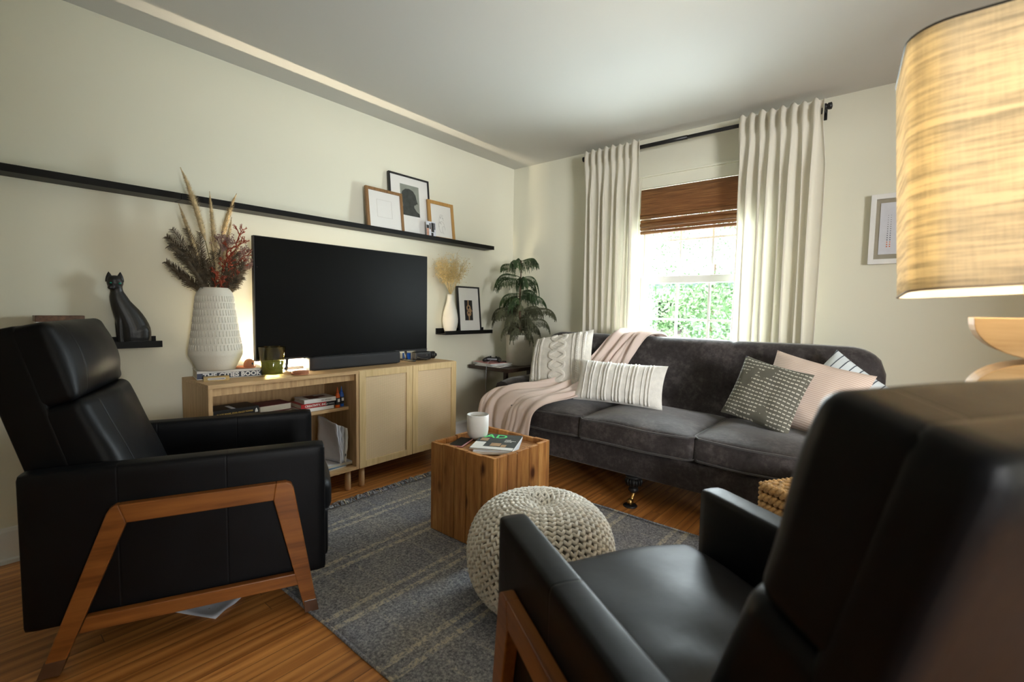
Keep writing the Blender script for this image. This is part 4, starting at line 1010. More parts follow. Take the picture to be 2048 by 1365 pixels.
# rows of interlocking stitches following the surface
arc = [0]
for (ra, za), (rb_, zb) in zip(prof[:-1], prof[1:]): arc.append(arc[-1]+sqrt((ra-rb_)**2+(za-zb)**2))
def at_arc(s):
    s = min(max(s, 0), arc[-1]-1e-6)
    for i in range(N1):
        if arc[i+1] >= s:
            f = (s-arc[i])/(arc[i+1]-arc[i]+1e-9); return lerp(prof[i][0], prof[i+1][0], f), lerp(prof[i][1], prof[i+1][1], f)
b = MB(); s = .09; row = 0; rnd = random.Random(2); sw = .0195
while s < arc[-1]-.012:
    r, z = at_arc(s); n = max(5, int(2*pi*r/.030)); r2, z2 = at_arc(s+sw)
    tx, tz = (r2-r), (z2-z); l = sqrt(tx*tx+tz*tz)+1e-9; nx_, nz_ = tz/l, -tx/l
    for k in range(n):
        a = 2*pi*(k+(row % 2)*.5)/n+rnd.uniform(-.012, .012); da = pi/n
        def Q(rr_, zz, aa, lift): return Vector(((rr_+nx_*lift)*cos(aa), (rr_+nx_*lift)*sin(aa), zz+nz_*lift))
        j = rnd.uniform(-.002, .002)
        # an arched loop: two plump strands meeting like a v
        mid = Q((r+r2)/2, (z+z2)/2+j, a, .003)
        b.tube([Q(r2, z2, a-da*.98, -.003), Q(lerp(r, r2, .62), lerp(z, z2, .62)+j, a-da*.72, .0045), Q(r, z, a, .0065), Q(lerp(r, r2, .62), lerp(z, z2, .62)+j, a+da*.72, .0045), Q(r2, z2, a+da*.98, -.003)], [.0052, .0072, .0078, .0072, .0052], 6)
    s += sw*.92; row += 1
obj('knit_cover', b, 'knit', t)

# ------------------------------------------------------------------ sofa
t = thing('sofa', 'charcoal velvet three-seat rolled-arm sofa under the window', 'sofa', (1.71, -.55, 0))
def off(mb):
    mb.v = [(x-1.71, y+.55, z) for x, y, z in mb.v]; return mb
def wr(p, s=9, a=.006): return a*nz((p[0]*s, p[1]*s, p[2]*s))
YFS = -1.0
b = MB().rbox((1.71, -.575, .245), (1.075, .40, .085), .03, 14); obj('base', off(b), 'velvet', t)
# seat cushions
for i, (x0, x1, yf) in enumerate(((.745, 1.400, -1.015), (1.402, 2.078, -1.03), (2.080, 2.735, -1.01))):
    hx_ = (x1-x0)/2+.004; yb = -.36; hy = (yb-yf)/2; c = ((x0+x1)/2, (yb+yf)/2, .408)
    def fn(p, hx_=hx_, hy=hy, i=i):
        u = p.x/hx_; v = p.y/hy; q = Vector(p)
        if p.z > 0: q.z += .040*(1-abs(u)**3)*(1-abs(v)**3)+.006*nz((p.x*5+i*7, p.y*5, 1))
        q.y -= (.016*(1-u*u) if v < 0 else 0)*1
        q.x += .006*nz((p.y*6, p.z*6, i)); q.z += .006*nz((p.x*4, i*3, 7))*(1 if v < 0 else .3)
        return q
    cu = obj('seat_cushion', off(MB().rbox(c, (hx_, hy, .062), .022, 22, fn)), 'velvet', t)
    pp = MB()
    for zz in (.060, -.060):
        pts = []; r = .03
        loop = [(-hx_+r, -hy), (hx_-r, -hy), (hx_, -hy+r), (hx_, hy-r), (hx_-r, hy), (-hx_+r, hy), (-hx_, hy-r), (-hx_, -hy+r)]
        full = []
        for a_, c_ in zip(loop, loop[1:]+loop[:1]):
            for s_ in range(8): full.append((lerp(a_[0], c_[0], s_/8), lerp(a_[1], c_[1], s_/8)))
        full.append(full[0])
        for (a_, c_) in full:
            q = fn(Vector((a_, c_, zz if zz < 0 else zz-.004)));
            if zz > 0: q.z = min(q.z, zz+.012)
            d = Vector((a_/hx_, c_/hy, 0)); pts.append(q+Vector(c)+Vector((0, -.001 if c_ < 0 else .001, 0)))
        pp.tube(pts, .0052, 6, cap=False)
    obj('piping', off(pp), 'velvet_pipe', cu)
# back: tight, rolled top, ends rounded down
P = []
sec = [(-.175, .20), (-.170, .60), (-.172, .80), (-.180, .885), (-.205, .925), (-.245, .942), (-.290, .936), (-.325, .908), (-.342, .86), (-.350, .78), (-.365, .66), (-.39, .50), (-.41, .40), (-.41, .30)]
nx = 90
for i in range(nx+1):
    x = lerp(.605, 2.825, i/nx); e = min(x-.605, 2.825-x); k = 1
    drop = 0
    if e < .17: drop = .17*(1-sqrt(max(0, 1-((.17-e)/.17)**2)))
    row = []
    seam = exp(-((x-2.06)/.008)**2)+exp(-((x-1.36)/.008)**2)
    for (y, z) in sec:
        zz = z-drop*max(0, (z-.3)/.65)*.85-(.010*seam if z > .75 else 0); yy = -.2+(y+.2)*(1-.35*min(1, drop/.17)) if z > .55 else y
        if y < -.3: yy += .006*seam+.006*nz((x*4, z*5, 0))
        row.append((x, yy, zz+.004*nz((x*3, 0, z))))
    P.append(row)
b = MB().grid(P); m_ = len(sec); b.add(P[0], [tuple(range(m_))]); b.add(P[-1], [tuple(range(m_))[::-1]])
obj('backrest', off(b), 'velvet', t)
pp = MB(); pp.tube([(p[7][0], p[7][1]-.002, p[7][2]) for p in P[3:-3]], .004, 6)
for s in (-1, 1):
    xa = 1.71+s*1.045; y0, y1 = -.22, -.86; b = MB(); P = []
    pr = [(-.075, .18), (-.080, .45), (-.10, .50), (-.105, .545), (-.085, .585), (-.045, .603), (.0, .600), (.038, .582), (.055, .548), (.052, .505), (.040, .46), (.045, .18)]
    for k in range(17):
        y = lerp(y0, y1, k/16); r = 1-(.10*max(0, (k-13)/3)**2); lift = .0
        P.append([(xa-s*(q[0]*r+.0)*1 if s > 0 else xa+q[0]*r, y, q[1]*(1 if k < 14 else 1-.01*(k-13))) for q in pr])
    b.grid(P); b.add(P[-1], [tuple(range(len(pr)))]); b.add(P[0], [tuple(range(len(pr)))[::-1]])
    a = obj('arm', off(b), 'velvet', t)
def caster(x, y, rotz=0):
    l = MB().lathe([(.022, .105), (.034, .112), (.040, .130), (.040, .145), (.034, .155), (.045, .160), (.045, .168)], 24)
    for k in range(16): l.tube([(.040*cos(k*pi/8), .040*sin(k*pi/8), .118), (.046*cos(k*pi/8), .046*sin(k*pi/8), .14), (.040*cos(k*pi/8), .040*sin(k*pi/8), .156)], .005, 5)
    l.lathe([(.014, .070), (.020, .075), (.030, .085), (.026, .098), (.020, .105)], 20)
    lg = obj('leg', l, 'black', t, (x-1.71, y+.55, 0))
    f = MB(); f.tube([(0, 0, .078), (0, .002, .060), (0, -.012, .042), (0, -.03, .028)], [.011, .011, .009, .008], 10); f.tube([(-.012, -.036, .026), (.012, -.036, .026)], .017, 14)
    obj('caster', f, 'brass', lg)
    obj('floor_cup', MB().lathe([(0, .0), (.038, .0), (.041, .005), (.036, .010), (0, .008)], 28), 'black', lg, (0, -.036, 0))
for x in (.80, 1.735, 2.62): caster(x, -.955)
for x in (.80, 2.62): caster(x, -.28)

# ------------------------------------------------------------------ cushions and throw on the sofa
def pillow_fn(hw, hh, dp, seed, wrinkle=.008, pinch=.10):
    def f(u, v, side):
        e = (1-abs(u)**2.6)*(1-abs(v)**2.6); th_ = dp*(max(0, e)**.55)
        x = hw*u*(1-pinch*(1-v*v)*abs(u)**2*.6+0); y = hh*v*(1-pinch*(1-u*u)*abs(v)**2*.6)
        th_ += wrinkle*nz((u*3+seed, v*3, side*5))*(1 if e > .05 else e*20)
        return Vector((x, side*th_, y))
    return f
def pillow(name, label, loc, rot, hw, hh, dp, mat, seed=0, back=None, n=30, extra=None, warp=None):
    t = thing(name, label, 'cushion', loc, rot); f = pillow_fn(hw, hh, dp, seed)
    def S(side, lift=0): 
        R = [[f(i/n*2-1, j/n*2-1, side)+Vector((0, side*lift, 0)) for j in range(n+1)] for i in range(n+1)]
        if warp: R = [[warp(q) for q in r] for r in R]
        return R
    obj('cover', MB().grid(S(-1)), mat, t); obj('cover_back', MB().grid(S(1)), back or mat, t)
    if extra:
        b = MB(); extra(b, f, warp or (lambda q: q)); obj('knit_pattern', b, mat, t)
    return t
def foldcorner(q):
    k = max(0, -q.x/.255)*max(0, q.z/.235); q = q.copy(); q.x *= 1-.24*k; q.z *= 1-.20*k; q.y -= .03*k; return q
def cable(b, f, wp):
    def path(u0, amp, fr, ph, r, v0=-.9, v1=.9, n=60):
        pts = [wp(f(u0+amp*sin(fr*pi*v+ph), v, -1)+Vector((0, -.002, 0))) for v in [lerp(v0, v1, i/n) for i in range(n+1)]]
        b.tube(pts, r, 6)
    for u0 in (-.80, .62): 
        for ph in (0, pi): path(u0, .042, 15, ph, .0095)
    for u0 in (-.55, .80):
        for ph in (0, pi): path(u0, .026, 15, ph, .0075)
    for k in range(3):
        for ph in (0, pi): path(.02, .24, 3, ph+k*.30, .0085)
    for u0 in (-.66, .47): path(u0, 0, 1, 0, .006)
def ribs_v(b, f, wp):
    for u0, r in ((-.78, .004), (-.62, .007), (-.56, .007), (-.40, .004), (-.28, .008), (-.22, .008), (-.05, .005), (.03, .008), (.10, .008), (.24, .004), (.34, .008), (.41, .008), (.56, .004), (.66, .007), (.73, .007)):
        b.tube([wp(f(u0, v, -1)+Vector((0, -.001, 0))) for v in [lerp(-.93, .93, i/40) for i in range(41)]], r, 6)
pillow('cable_knit_cushion', 'large cream cable-knit cushion in the left corner of the sofa', (.935, -.55, .730), (radians(-24), radians(-8), radians(12)), .255, .235, .075, 'cream_knit', 1, extra=cable, warp=foldcorner)
pillow('ribbed_cushion', 'oblong white ribbed cushion standing on the middle of the sofa seat', (1.478, -.67, .646), (radians(-22), radians(.5), radians(9)), .296, .142, .065, 'white_knit', 2, extra=ribs_v)
pillow('striped_cushion', 'pale blue striped cushion, mostly hidden at the right end of the sofa', (2.66, -.50, .665), (radians(-25), radians(35), radians(-10)), .20, .20, .06, 'pale_stripe', 6)
pillow('blush_cushion', 'crumpled blush pink cushion leaning on the sofa back', (2.520, -.54, .676), (radians(-24), radians(12), radians(-6)), .235, .205, .085, 'blush_pillow', 3)
pillow('dashed_cushion', 'olive grey cushion with white dashed stitching in front of the pink one', (2.335, -.665, .684), (radians(-24), radians(12), radians(-8)), .175, .176, .060, 'grey_pillow', 4, back='grey_back')

secs = [((1.32, -.165, .74), (1.63, -.165, .74)), ((1.31, -.168, .86), (1.62, -.168, .86)), ((1.28, -.195, .935), (1.60, -.195, .935)), ((1.25, -.26, .955), (1.56, -.26, .955)), ((1.215, -.325, .925), (1.50, -.325, .925)), ((1.15, -.37, .82), (1.43, -.365, .80)), ((1.07, -.46, .70), (1.36, -.42, .64)), ((1.0, -.58, .620), (1.30, -.53, .56)), ((.93, -.68, .595), (1.25, -.68, .515)),
        ((.84, -.78, .580), (1.21, -.82, .510)), ((.74, -.885, .560), (1.17, -.93, .512)), ((.64, -.945, .52), (1.135, -1.010, .495)), ((.575, -.985, .45), (1.10, -1.060, .44)), ((.552, -1.0, .35), (1.085, -1.075, .34)), ((.558, -1.005, .25), (1.075, -1.075, .265))]
Lp = [s[0] for s in secs]; Rp = [s[1] for s in secs]; P = []; nu, nv = 110, 64
for i in range(nu+1):
    tt = i/nu; a = catmull(Lp, tt); c = catmull(Rp, tt); d = (c-a); row = []
    t2 = (catmull(Lp, min(1, tt+.01))+catmull(Rp, min(1, tt+.01))-catmull(Lp, max(0, tt-.01))-catmull(Rp, max(0, tt-.01))).normalized()
    nrm = t2.cross(d.normalized()).normalized()
    if nrm.y > 0 and tt > .2: nrm = -nrm
    if tt <= .2 and nrm.z < 0: nrm = -nrm
    mid_fill = 0
    for j in range(nv+1):
        u = j/nv; p = a.lerp(c, u)
        # cloth settles between arm and seat
        sag = 0
        if .55 < tt < .85: sag = -.055*sin(pi*(tt-.55)/.30)*sin(pi*min(1, u*1.15))
        am = .010+.010*sin(pi*tt)+(.012 if tt > .7 else .012*tt/.7)
        ph_ = u*4.3+.55*sin(tt*5)+.8*nz((u*2.1, tt*2.6, 3))+.35*nz((u*5, tt*6, 9))
        fold = abs(sin(pi*ph_))**1.2*(.45+.75*abs(nz((u*3+4, tt*3, 2)))*1.6)+.35*abs(sin(pi*(u*9+1.7*nz((u*3, tt*5, 5)))))*max(0, tt-.3)
        h = .006+am*1.25*fold+.003*nz((u*6, tt*12, 1))
        row.append(p+nrm*h+Vector((0, 0, sag*.35)))
    P.append(row)
throw = obj('throw_blanket', MB().grid(P), 'blanket', solid=.006); tag(throw, 'blush pink knit throw draped from sofa back over the left arm', 'blanket')

# ------------------------------------------------------------------ corner table, papers, controller, norfolk pine
t = thing('corner_table', 'dark wooden C-shaped table in the corner beside the sofa arm', 'side table', (.26, -.37, 0))
obj('top', MB().box(-.225, .225, -.235, .225, .607, .637), 'dark_wood', t, bevel=.002)
for y in (-.16, .15): obj('leg', MB().box(.115, .145, y-.015, y+.015, .03, .607), 'dark_wood', t, bevel=.002)
obj('base', MB().box(-.19, .17, -.19, .19, 0, .03), 'dark_wood', t, bevel=.002)
TT = .6372
for i, (mt, dx, dy, r, lab) in enumerate((('paper', .02, -.02, 4, 'white magazine at the bottom of the pile on the corner table'), ('blue_paper', -.02, -.01, -9, 'blue magazine low in the pile on the corner table'), ('paper_cool', .03, -.01, 14, 'pale magazine near the top of the corner table pile'), ('pink', -.02, -.02, -12, 'pink-covered magazine at the top of the corner table pile'))):
    tt_ = thing('magazine', lab, 'magazine', (.205+dx, -.475+dy, TT+i*.0065), radians(r)); obj('pages', MB().box(-.13, .13, -.095, .095, 0, .0055), 'paper', tt_); obj('cover', MB().box(-.13, .13, -.095, .095, .0055, .006), mt, tt_)
t = thing('game_controller', 'black game controller on the pile of magazines', 'controller', (.20, -.475, TT+.0265), radians(20))
b = MB(); b.rbox((0, 0, .024), (.05, .030, .014), .013, 8)
for s in (-1, 1): b.tube([(s*.042, .01, .024), (s*.062, -.012, .020), (s*.072, -.045, .014)], [.022, .018, .012], 12)
obj('shell', b, 'black', t)
for s in (-1, 1): obj('thumbstick', MB().lathe([(.006, 0), (.006, .008), (.010, .010), (.009, .013), (0, .012)], 16), 'black', t, (s*.028, -.004 if s > 0 else .006, .036))
obj('bumper', MB().rbox((0, -.030, .026), (.044, .004, .007), .004, 6), 'grey_plastic', t)
b = MB(); b.tube([(.215, -.512, TT+.05), (.24, -.585, TT+.035), (.243, -.607, TT+.0), (.243, -.612, .5), (.250, -.612, .25), (.26, -.60, .06), (.24, -.56, .008), (.16, -.50, .006)], .0018, 6)
tag(obj('charging_cable', b, 'grey_plastic'), 'thin grey cable hanging from the controller down to the floor', 'cable')
PX, PY, PZ = .33, -.285, TT
t = thing('norfolk_pine', 'drooping Norfolk pine in an ivory pot on the corner table', 'potted plant', (PX, PY, PZ))
obj('pot', MB().lathe([(0, 0), (.105, 0), (.110, .004), (.119, .245), (.119, .262), (.110, .262), (.106, .235), (0, .230)], 48), 'pot', t)
obj('soil', MB().lathe([(0, .238), (.105, .236)], 30), 'soil', t)
tr = [(0, 0, .22), (.004, -.004, .40), (-.004, 0, .60), (0, .004, .78), (.004, 0, .90)]
obj('trunk', MB().tube(tr, [.011, .009, .007, .005, .003], 8), 'bark', t)
rnd = random.Random(12)
def branch(z0, az, L, rise, droop, mat, seed):
    rn = random.Random(seed); d = Vector((cos(az), sin(az), 0)); side = Vector((-sin(az), cos(az), 0)); b = MB(); pts = []
    for i in range(13):
        u = i/12; pts.append(Vector((0, 0, z0))+d*L*sin(u*1.45)/sin(1.45)+Vector((0, 0, rise*sin(pi*u*.8)-droop*u**2.6)))
    for q in pts:
        if PX+q.x < .02: q.x = .02-PX
        if PY+q.y > -.02: q.y = -.02-PY
    b.tube(pts, [.0035*(1-.6*i/12) for i in range(13)], 5)
    nn = int(L*150)
    for k in range(nn):
        u = .14+.86*k/nn; x = u*12; i = min(11, int(x)); p = pts[i].lerp(pts[i+1], x-i); ln = lerp(.105, .050, u)*rn.uniform(.7, 1.15)
        for sg in (-1, 1):
            o = side*sg*ln*.34+d*ln*.14; e = p+o+Vector((0, 0, -ln*rn.uniform(.72, 1.0))); m1 = p+o*.8+Vector((0, 0, -ln*.22))
            for q in (e, m1):
                if PX+q.x < .010: q.x = .010-PX
                if PY+q.y > -.012: q.y = -.012-PY
            b.tube([p, m1, e], [.0012, .0012, .0005], 3, cap=False)
            for j in range(9):
                f_ = (j+.5)/9; c = m1.lerp(e, f_) if j > 1 else p.lerp(m1, f_*3)
                for w_ in (-1, 1):
                    q = c+side*w_*.0052+d*rn.uniform(-.004, .004)+Vector((0, 0, -.008)); 
                    if PX+q.x < .004: q.x = .004-PX
                    if PY+q.y > -.004: q.y = -.004-PY
                    h_ = Vector((.0008, .0008, .0018)); b.add([c-h_*1.5, c+h_*1.5, q], [(0, 1, 2)])
    obj('branch', b, mat, t)
whorls = [(.88, 5, .15, .045, .02, 'needle'), (.74, 6, .205, .03, .10, 'needle'), (.60, 6, .235, .02, .11, 'needle'), (.475, 7, .27, .05, .05, 'needle_old'), (.40, 6, .24, .04, .07, 'needle_old'), (.325, 6, .20, .03, .08, 'needle_old')]
sd_ = 100
for wi, (z0, n, L, rise, droop, mt) in enumerate(whorls):
    for k in range(n):
        az = 2*pi*(k+.37*wi)/n+rnd.uniform(-.2, .2)
        branch(z0+rnd.uniform(-.035, .03), az, L*rnd.uniform(.72, 1.22), rise*rnd.uniform(.4, 1.5), droop*rnd.uniform(.7, 1.5), mt, sd_); sd_ += 1

# ------------------------------------------------------------------ armchairs
CW = .34
def armchair(label, loc, rotz, shift=0., thick=.112, top_round=.012, drop=0.):
    t = thing('recliner_armchair', label, 'armchair', loc, rotz)
    z0, z1 = .13, .603
    for s in (-1, 1):
        x1 = s*CW; x0 = s*(CW-.075); cx = (x0+x1)/2
        obj('arm_panel', MB().rbox((cx, .355, (z0+z1)/2), (.0375, .415, (z1-z0)/2), .012, 16, lambda p: Vector((p.x, p.y, p.z+(.003 if p.z > .2 else 0)*(1-(p.x/.0375)**2)))), 'leather_panel', t)
        xo = s*(CW+.001); xi = s*(CW+.031); a_, b_ = (xo, xi) if s > 0 else (xi, xo)
        # legs, rail and stretcher of the outer wooden frame
        fl = [(.600, .432), (.609, .491), (.640, .491), (.656, .483), (.664, .465), (.739, .0), (.697, .0)]
        lf = obj('leg', MB().prism(fl, a_, b_, 0), 'chair_wood', t, bevel=.003)
        rl = [(.196, .432), (.178, .491), (.170, .491), (.156, .482), (.148, .468), (-.022, .0), (.026, .0)]
        lr = obj('leg', MB().prism(rl, a_, b_, 0), 'chair_wood', t, bevel=.003)
        obj('top_rail', MB().prism([(.196, .432), (.6, .432), (.609, .491), (.178, .491)], a_+.0004, b_-.0004, 0), 'chair_wood', t, bevel=.003)
        obj('stretcher', MB().prism([(.072, .112), (.682, .108), (.676, .152), (.090, .158)], a_+.002, b_-.002, 0), 'chair_wood', t, bevel=.003)
        for lg, pts in ((lf, [(.691, .045), (.7335, .045), (.7415, -.0), (.6945, -.0)]), (lr, [(-.008, .045), (.045, .045), (.028, 0), (-.025, 0)])):
            obj('foot_sock', MB().prism(pts, a_-.0015, b_+.0015, 0), 'foot_cap', lg, bevel=.002)
    W = CW-.077
    obj('seat_base', MB().box(-W, W, -.02, .742, .15, .30), 'leather', t, bevel=.008)
    obj('footrest_panel', MB().rbox((0, .765, .235), (W, .024, .095), .018, 12), 'leather', t)
    def sf(p):
        u = p.x/W; v = p.y/.40; q = Vector(p)
        if p.z > 0: q.z += .030*(1-u**4)*(1-abs(v)**5)+.010*nz((p.x*5, p.y*4, 3))-.012*exp(-((p.y+.16)/.09)**2)*(1-u*u)
        if p.z > 0: q.z += .007*sin((p.x*.8+p.y)*34+2*nz((p.x*6, p.y*6, 0)))*exp(-((p.y+.10)/.10)**2)*exp(-((p.x+.08)/.10)**2)
        if v > .8: q.y += .014*(1-u*u)
        return q
    obj('seat_cushion', MB().rbox((0, .405, .372), (W-.002, .395, .072), .045, 30, sf), 'leather', t)
    # back: rear slab plus two cushions, tilted 15 degrees
    al = radians(14.9); ct, st = cos(al), sin(al)
    P0 = Vector((0, .048+shift, .589-drop))
    def BK(p):      # p = (x, forward, up) in the slab's frame
        return Vector((p[0], P0.y+p[1]*ct-p[2]*st, P0.z+p[1]*st+p[2]*ct))
    def wrapfn(c): 
        return lambda p: BK(Vector(c)+Vector(p))
    b = MB().rbox((0, 0, 0), (W-.002, thick/2, .352), top_round, 14, lambda p: BK(Vector((p.x, p.y-thick/2, p.z+.455-.352+.006)))); obj('back_panel', b, 'leather', t)
    def hc(p):
        u = min(1, abs(p.x/(W-.0025))); q = Vector(p); k = min(1, max(0, (p.y+.01)/.03))
        q.y += k*(.056*(1-u**2.2)*(1-min(1, abs(p.z/.128))**2.4)+.004*nz((p.x*9, p.z*9, 1)))
        return BK(Vector((q.x, q.y+.020, q.z+.330)))
    obj('head_cushion', MB().rbox((0, 0, 0), (W-.0025, .052, .128), .024, 26, hc), 'leather_back', t)
    def lc(p):
        u = min(1, abs(p.x/(W-.0025))); v = (p.z+.21)/.42; q = Vector(p); tck = lerp(.080, .054, min(1, max(0, v)))/.054
        if p.y > 0: q.y = p.y*tck+min(1, p.y/.03)*(.048*(1-u**2.2)+.007*nz((p.x*7, p.z*6, 4))+.012*(1-v))
        return BK(Vector((q.x, q.y+.022, q.z-.008)))
    obj('back_cushion', MB().rbox((0, 0, 0), (W-.0025, .054, .212), .026, 28, lc), 'leather_back', t)
    return t
W1 = Vector((-.9205, .3907, 0)); F1 = Vector((.3907, .9205, 0)); B1 = Vector((1.008, -3.312, 0))+W1*.03
armchair('black leather recliner armchair at the left, side-on with its wooden frame', tuple(B1+W1*CW+Vector((0, 0, .0066))), -math.atan2(.3907, .9205))
O2 = Vector((2.150, -2.617, .0)); W2 = Vector((.515, .857, 0)); F2 = Vector((-.857, .515, 0))
armchair('black leather recliner armchair close at the right, seen from behind', tuple(O2-F2*.77+W2*CW+Vector((0, 0, .0068))), math.atan2(.857, .515), shift=.028, thick=.075, top_round=.025, drop=.008)
b = MB(); P = [[(lerp(0, .2, i/8), lerp(0, .14, j/8), .001+.006*sin(i*.9)*sin(j*.6)**2) for j in range(9)] for i in range(9)]
tag(obj('paper_sheet', MB().grid(P), 'paper_cool', loc=(.90, -2.99, .004), rot=(0, 0, .5), solid=.0008), 'crumpled pale paper on the floor beneath the left armchair', 'paper')

# ------------------------------------------------------------------ basket beside the sofa
t = thing('woven_basket', 'square tan braided basket between the sofa and right armchair', 'basket', (2.690, -1.300, .0068), radians(-30))
b = MB(); S_ = .155; hB = .415
rows_ = 11; rnd = random.Random(8)
for r in range(rows_):
    z = .02+r*(hB-.03)/(rows_-1); per = []
    n = 26
    for side in range(4):
        for k in range(n):
            u = -S_+2*S_*k/n; per.append([(u, -S_), (S_, u), (-u, S_), (-S_, -u)][side])
    m_ = len(per)
    for k in range(0, m_, 2):
        a = per[k]; c = per[(k+2) % m_]; ox = rnd.uniform(-.002, .002); nrm = Vector((a[0]+c[0], a[1]+c[1], 0)).normalized()*.005
        b.capsule(Vector((a[0], a[1], z-.011+ox))+nrm, Vector((c[0], c[1], z+.011+ox))+nrm, .0115, 6)
        b.capsule(Vector((a[0], a[1], z+.010+ox)), Vector((c[0], c[1], z-.010+ox)), .0105, 6)
obj('weave', b, 'basket', t)
obj('liner', MB().box(-S_+.008, S_-.008, -S_+.008, S_-.008, .004, hB-.02), simple('basket_core', (.28, .16, .06), .9, .2), t)
# braided lid
b = MB()
for r in range(9):
    y = -S_+.018+r*(2*S_-.036)/8
    for k in range(12):
        x = -S_+.02+k*(2*S_-.04)/11; q = 1 if (k+r) % 2 else -1
        b.capsule((x-.013, y-.008*q, hB-.004), (x+.013, y+.008*q, hB-.002), .0115, 6)
obj('lid', b, 'basket', t)

# ------------------------------------------------------------------ lamp, its table and a plant beside it
t = thing('lamp_table', 'low wooden table behind the right armchair carrying the lamp', 'side table', (3.19, -2.05, 0))
obj('top', MB().box(-.24, .24, -.225, .225, .555, .58), 'dark_wood', t, bevel=.002)
for x in (-.21, .21):
    for y in (-.195, .195): obj('leg', MB().box(x-.016, x+.016, y-.016, y+.016, 0, .555), 'dark_wood', t)
LY = -2.195; LX = 3.095
lamp = thing('table_lamp', 'large table lamp with a glowing linen shade and stacked oak base', 'lamp', (LX, LY, .5805), radians(0))
LB = 1.114-.5805
def seg(z0, h, up, w_=.110):
    pts = []
    for k in range(25):
        a = pi*k/24; x = -w_*cos(a); pts.append((x, (h*sin(a)**.85)))
    if up: pts = [(x, z0+z) for x, z in pts]
    else: pts = [(x, z0+h-z) for x, z in pts]
    return MB().prism(pts, -.058, .058, 1)
hh = .0762; k = 0; z = 0
while k < 7:
    obj('base_block', seg(LB-hh*(k+1), hh, k % 2 == 1), 'lamp_oak', lamp, bevel=.0015); k += 1
obj('neck', MB().tube([(0, 0, LB-.002), (0, 0, LB+.20)], .006, 10), 'brass', lamp)
for s in (-1, 1): obj('harp', MB().tube([(s*.012, 0, LB+.03), (s*.05, 0, LB+.12), (s*.06, 0, LB+.25), (s*.035, 0, LB+.38), (0, 0, LB+.42)], .003, 8), 'black_metal', lamp)
obj('bulb', MB().lathe([(.013, .0), (.014, .03), (.028, .065), (.031, .09), (.022, .115), (0, .123)], 24), 'bulb', lamp, (0, 0, LB+.17))
obj('pull_chain', MB().tube([(-.050, -.03, LB+.09), (-.046, -.032, LB+.04), (-.040, -.034, LB+.004)], .0008, 5), 'brass', lamp)
obj('cord', MB().tube([(-.012, -.02, LB+.10), (-.014, -.02, LB+.05), (-.008, -.02, LB+.002)], .003, 6), 'black', lamp)
SW, SD, SR, SHH = .232, .150, .06, .462
def ring(sw, sd, r, n=7):
    p = []
    for (cx_, cy_, a0) in ((sw-r, sd-r, 0), (-sw+r, sd-r, pi/2), (-sw+r, -sd+r, pi), (sw-r, -sd+r, 3*pi/2)):
        for k in range(n+1): a = a0+pi/2*k/n; p.append((cx_+r*cos(a), cy_+r*sin(a)))
    p.append(p[0]); return p
shade_rot = (0, radians(3.6), radians(6))
shade_rot = (radians(-1.6), radians(-3.2), radians(5))
rg = ring(SW, SD, SR); rows = [[(x, y, lerp(0, SHH, j/8)) for x, y in rg] for j in range(9)]
sh = obj('shade', MB().grid(rows), 'shade', lamp, (0.015, 0, 1.168-.5805), shade_rot, solid=.0012)
rg2 = ring(SW-.003, SD-.003, SR-.003); rows = [[(x, y, lerp(.001, SHH-.001, j/8)) for x, y in rg2] for j in range(9)]
obj('lining', MB().grid(rows), 'shade_lining', sh)
b = MB(); b.tube([(x, y, .002) for x, y in rg], .0022, 6, cap=False); obj('trim', b, simple('shade_trim', (.40, .31, .2), .8, .1), sh)
b = MB(); b.tube([(x, y, SHH-.002) for x, y in rg], .0022, 6, cap=False); b.tube([(-SW+.003, 0, SHH-.01), (0, 0, SHH-.012), (SW-.003, 0, SHH-.01)], .0025, 6); obj('spider', b, 'black_metal', sh)
pl = bpy.data.lights.new('lamp_light', 'POINT'); pl.energy = 26; pl.color = (1, .84, .60); pl.shadow_soft_size = .035
po = bpy.data.objects.new('lamp_light', pl); COL.objects.link(po); po.location = (LX+.01, LY, 1.114+.36)
po['kind'] = 'structure'
t = thing('potted_plant', 'small green-leaved plant behind the lamp base', 'potted plant', (3.05, -1.905, .5805))
obj('pot', MB().lathe([(0, 0), (.04, 0), (.052, .09), (.046, .09), (0, .08)], 24), 'terracotta', t)
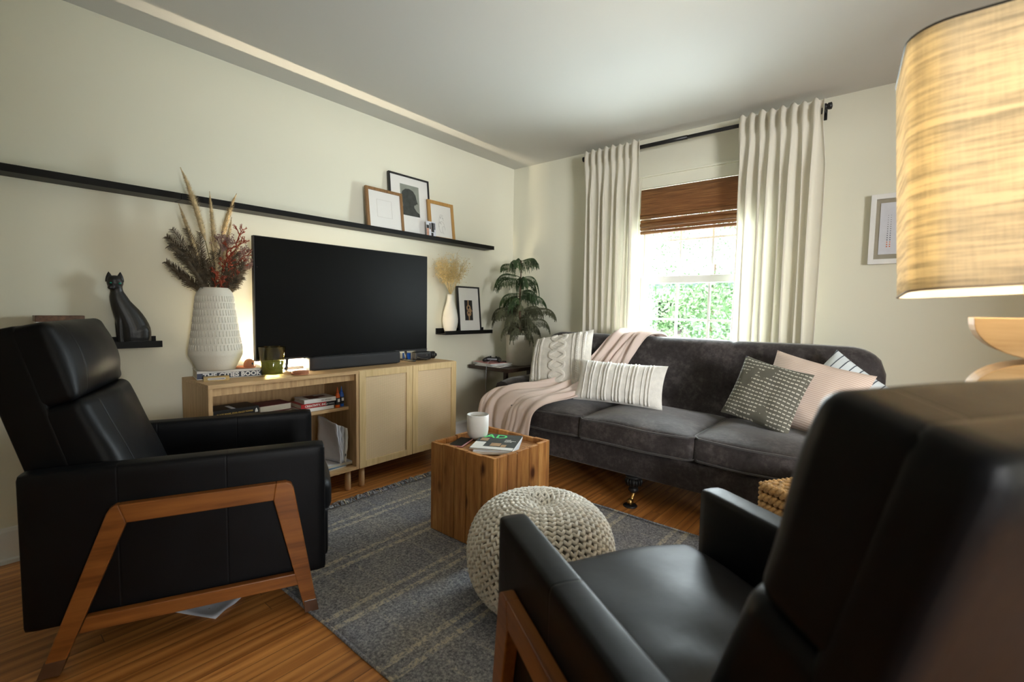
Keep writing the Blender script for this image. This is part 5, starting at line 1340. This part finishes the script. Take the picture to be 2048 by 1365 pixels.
for k in range(9):
    a = k*2.4; L = .15+.05*(k % 3); e = Vector((cos(a)*L*.5-.02, sin(a)*L*.4, .09+L)); c = Vector((cos(a)*.02, sin(a)*.02, .16)); q = Vector((-sin(a), cos(a), 0))*.018
    obj('leaf', MB().add([Vector((0, 0, .08)), c+q, e, c-q, (c+e)/2+Vector((0, 0, .012))+q*1.2, (c+e)/2+Vector((0, 0, .012))-q*1.2], [(0, 1, 3), (1, 4, 5, 3), (4, 2, 5)]), 'needle', t)

# ------------------------------------------------------------------ the garden outside
struct('ground', MB().box(-14, 18, .6, 30, -.75, -.70), 'lawn')
def shrub(label, c, r, seed, n=5200, cat='shrub', name='garden_shrub'):
    rn = random.Random(seed); t = thing(name, label, cat, (c[0], c[1], -.70)); b = MB()
    for k in range(n):
        a = rn.uniform(0, 2*pi); z = rn.uniform(-1, 1); q = sqrt(1-z*z); rad_ = r*(.72+.35*rn.random())*(1+.25*nz((q*cos(a)*2+seed, q*sin(a)*2, z*2)))
        p = Vector((q*cos(a)*rad_, q*sin(a)*rad_*.7, c[2]+.70+z*rad_)); u = Vector((rn.gauss(0, 1), rn.gauss(0, 1), rn.gauss(0, 1))).normalized(); v = u.orthogonal().normalized(); s_ = rn.uniform(.025, .05)
        b.add([p-u*s_, p+v*s_*.5, p+u*s_, p-v*s_*.5], [(0, 1, 2, 3)])
    obj('foliage', b, 'leaf_out', t); obj('trunk', MB().tube([(0, 0, -.02), (.03, 0, c[2]+.70)], .05, 8), 'bark', t)
shrub('leafy garden shrub outside the window, at the left', (.55, 4.2, .75), .85, 1)
shrub('leafy garden shrub outside the window, at the right', (1.25, 6.9, 1.0), 1.15, 2, 7500)
shrub('low garden shrub outside, nearest the window', (.95, 3.1, .30), .45, 3, 2200)
shrub('tall garden tree outside beyond the shrubs', (-.8, 8.6, 2.3), 1.6, 4, 6000, 'tree', 'garden_tree')
t = thing('neighbour_house', 'grey house with a dark window seen through the garden', 'house', (-1.5, 12, -.7))
obj('wall', MB().box(-4, 4, 0, 5, 0, 3.0), 'siding', t); obj('roof', MB().prism([(-.4, 3.0), (5.4, 3.0), (2.5, 4.6)], -4.3, 4.3, 0), 'white', t)
for x in (-1.6, .9):
    f_ = obj('window', MB().box(x-.5, x+.5, -.05, .0, 1.0, 2.3), 'white', t); obj('glass', MB().box(x-.44, x+.44, -.07, -.05, 1.06, 2.24), 'screen', f_)
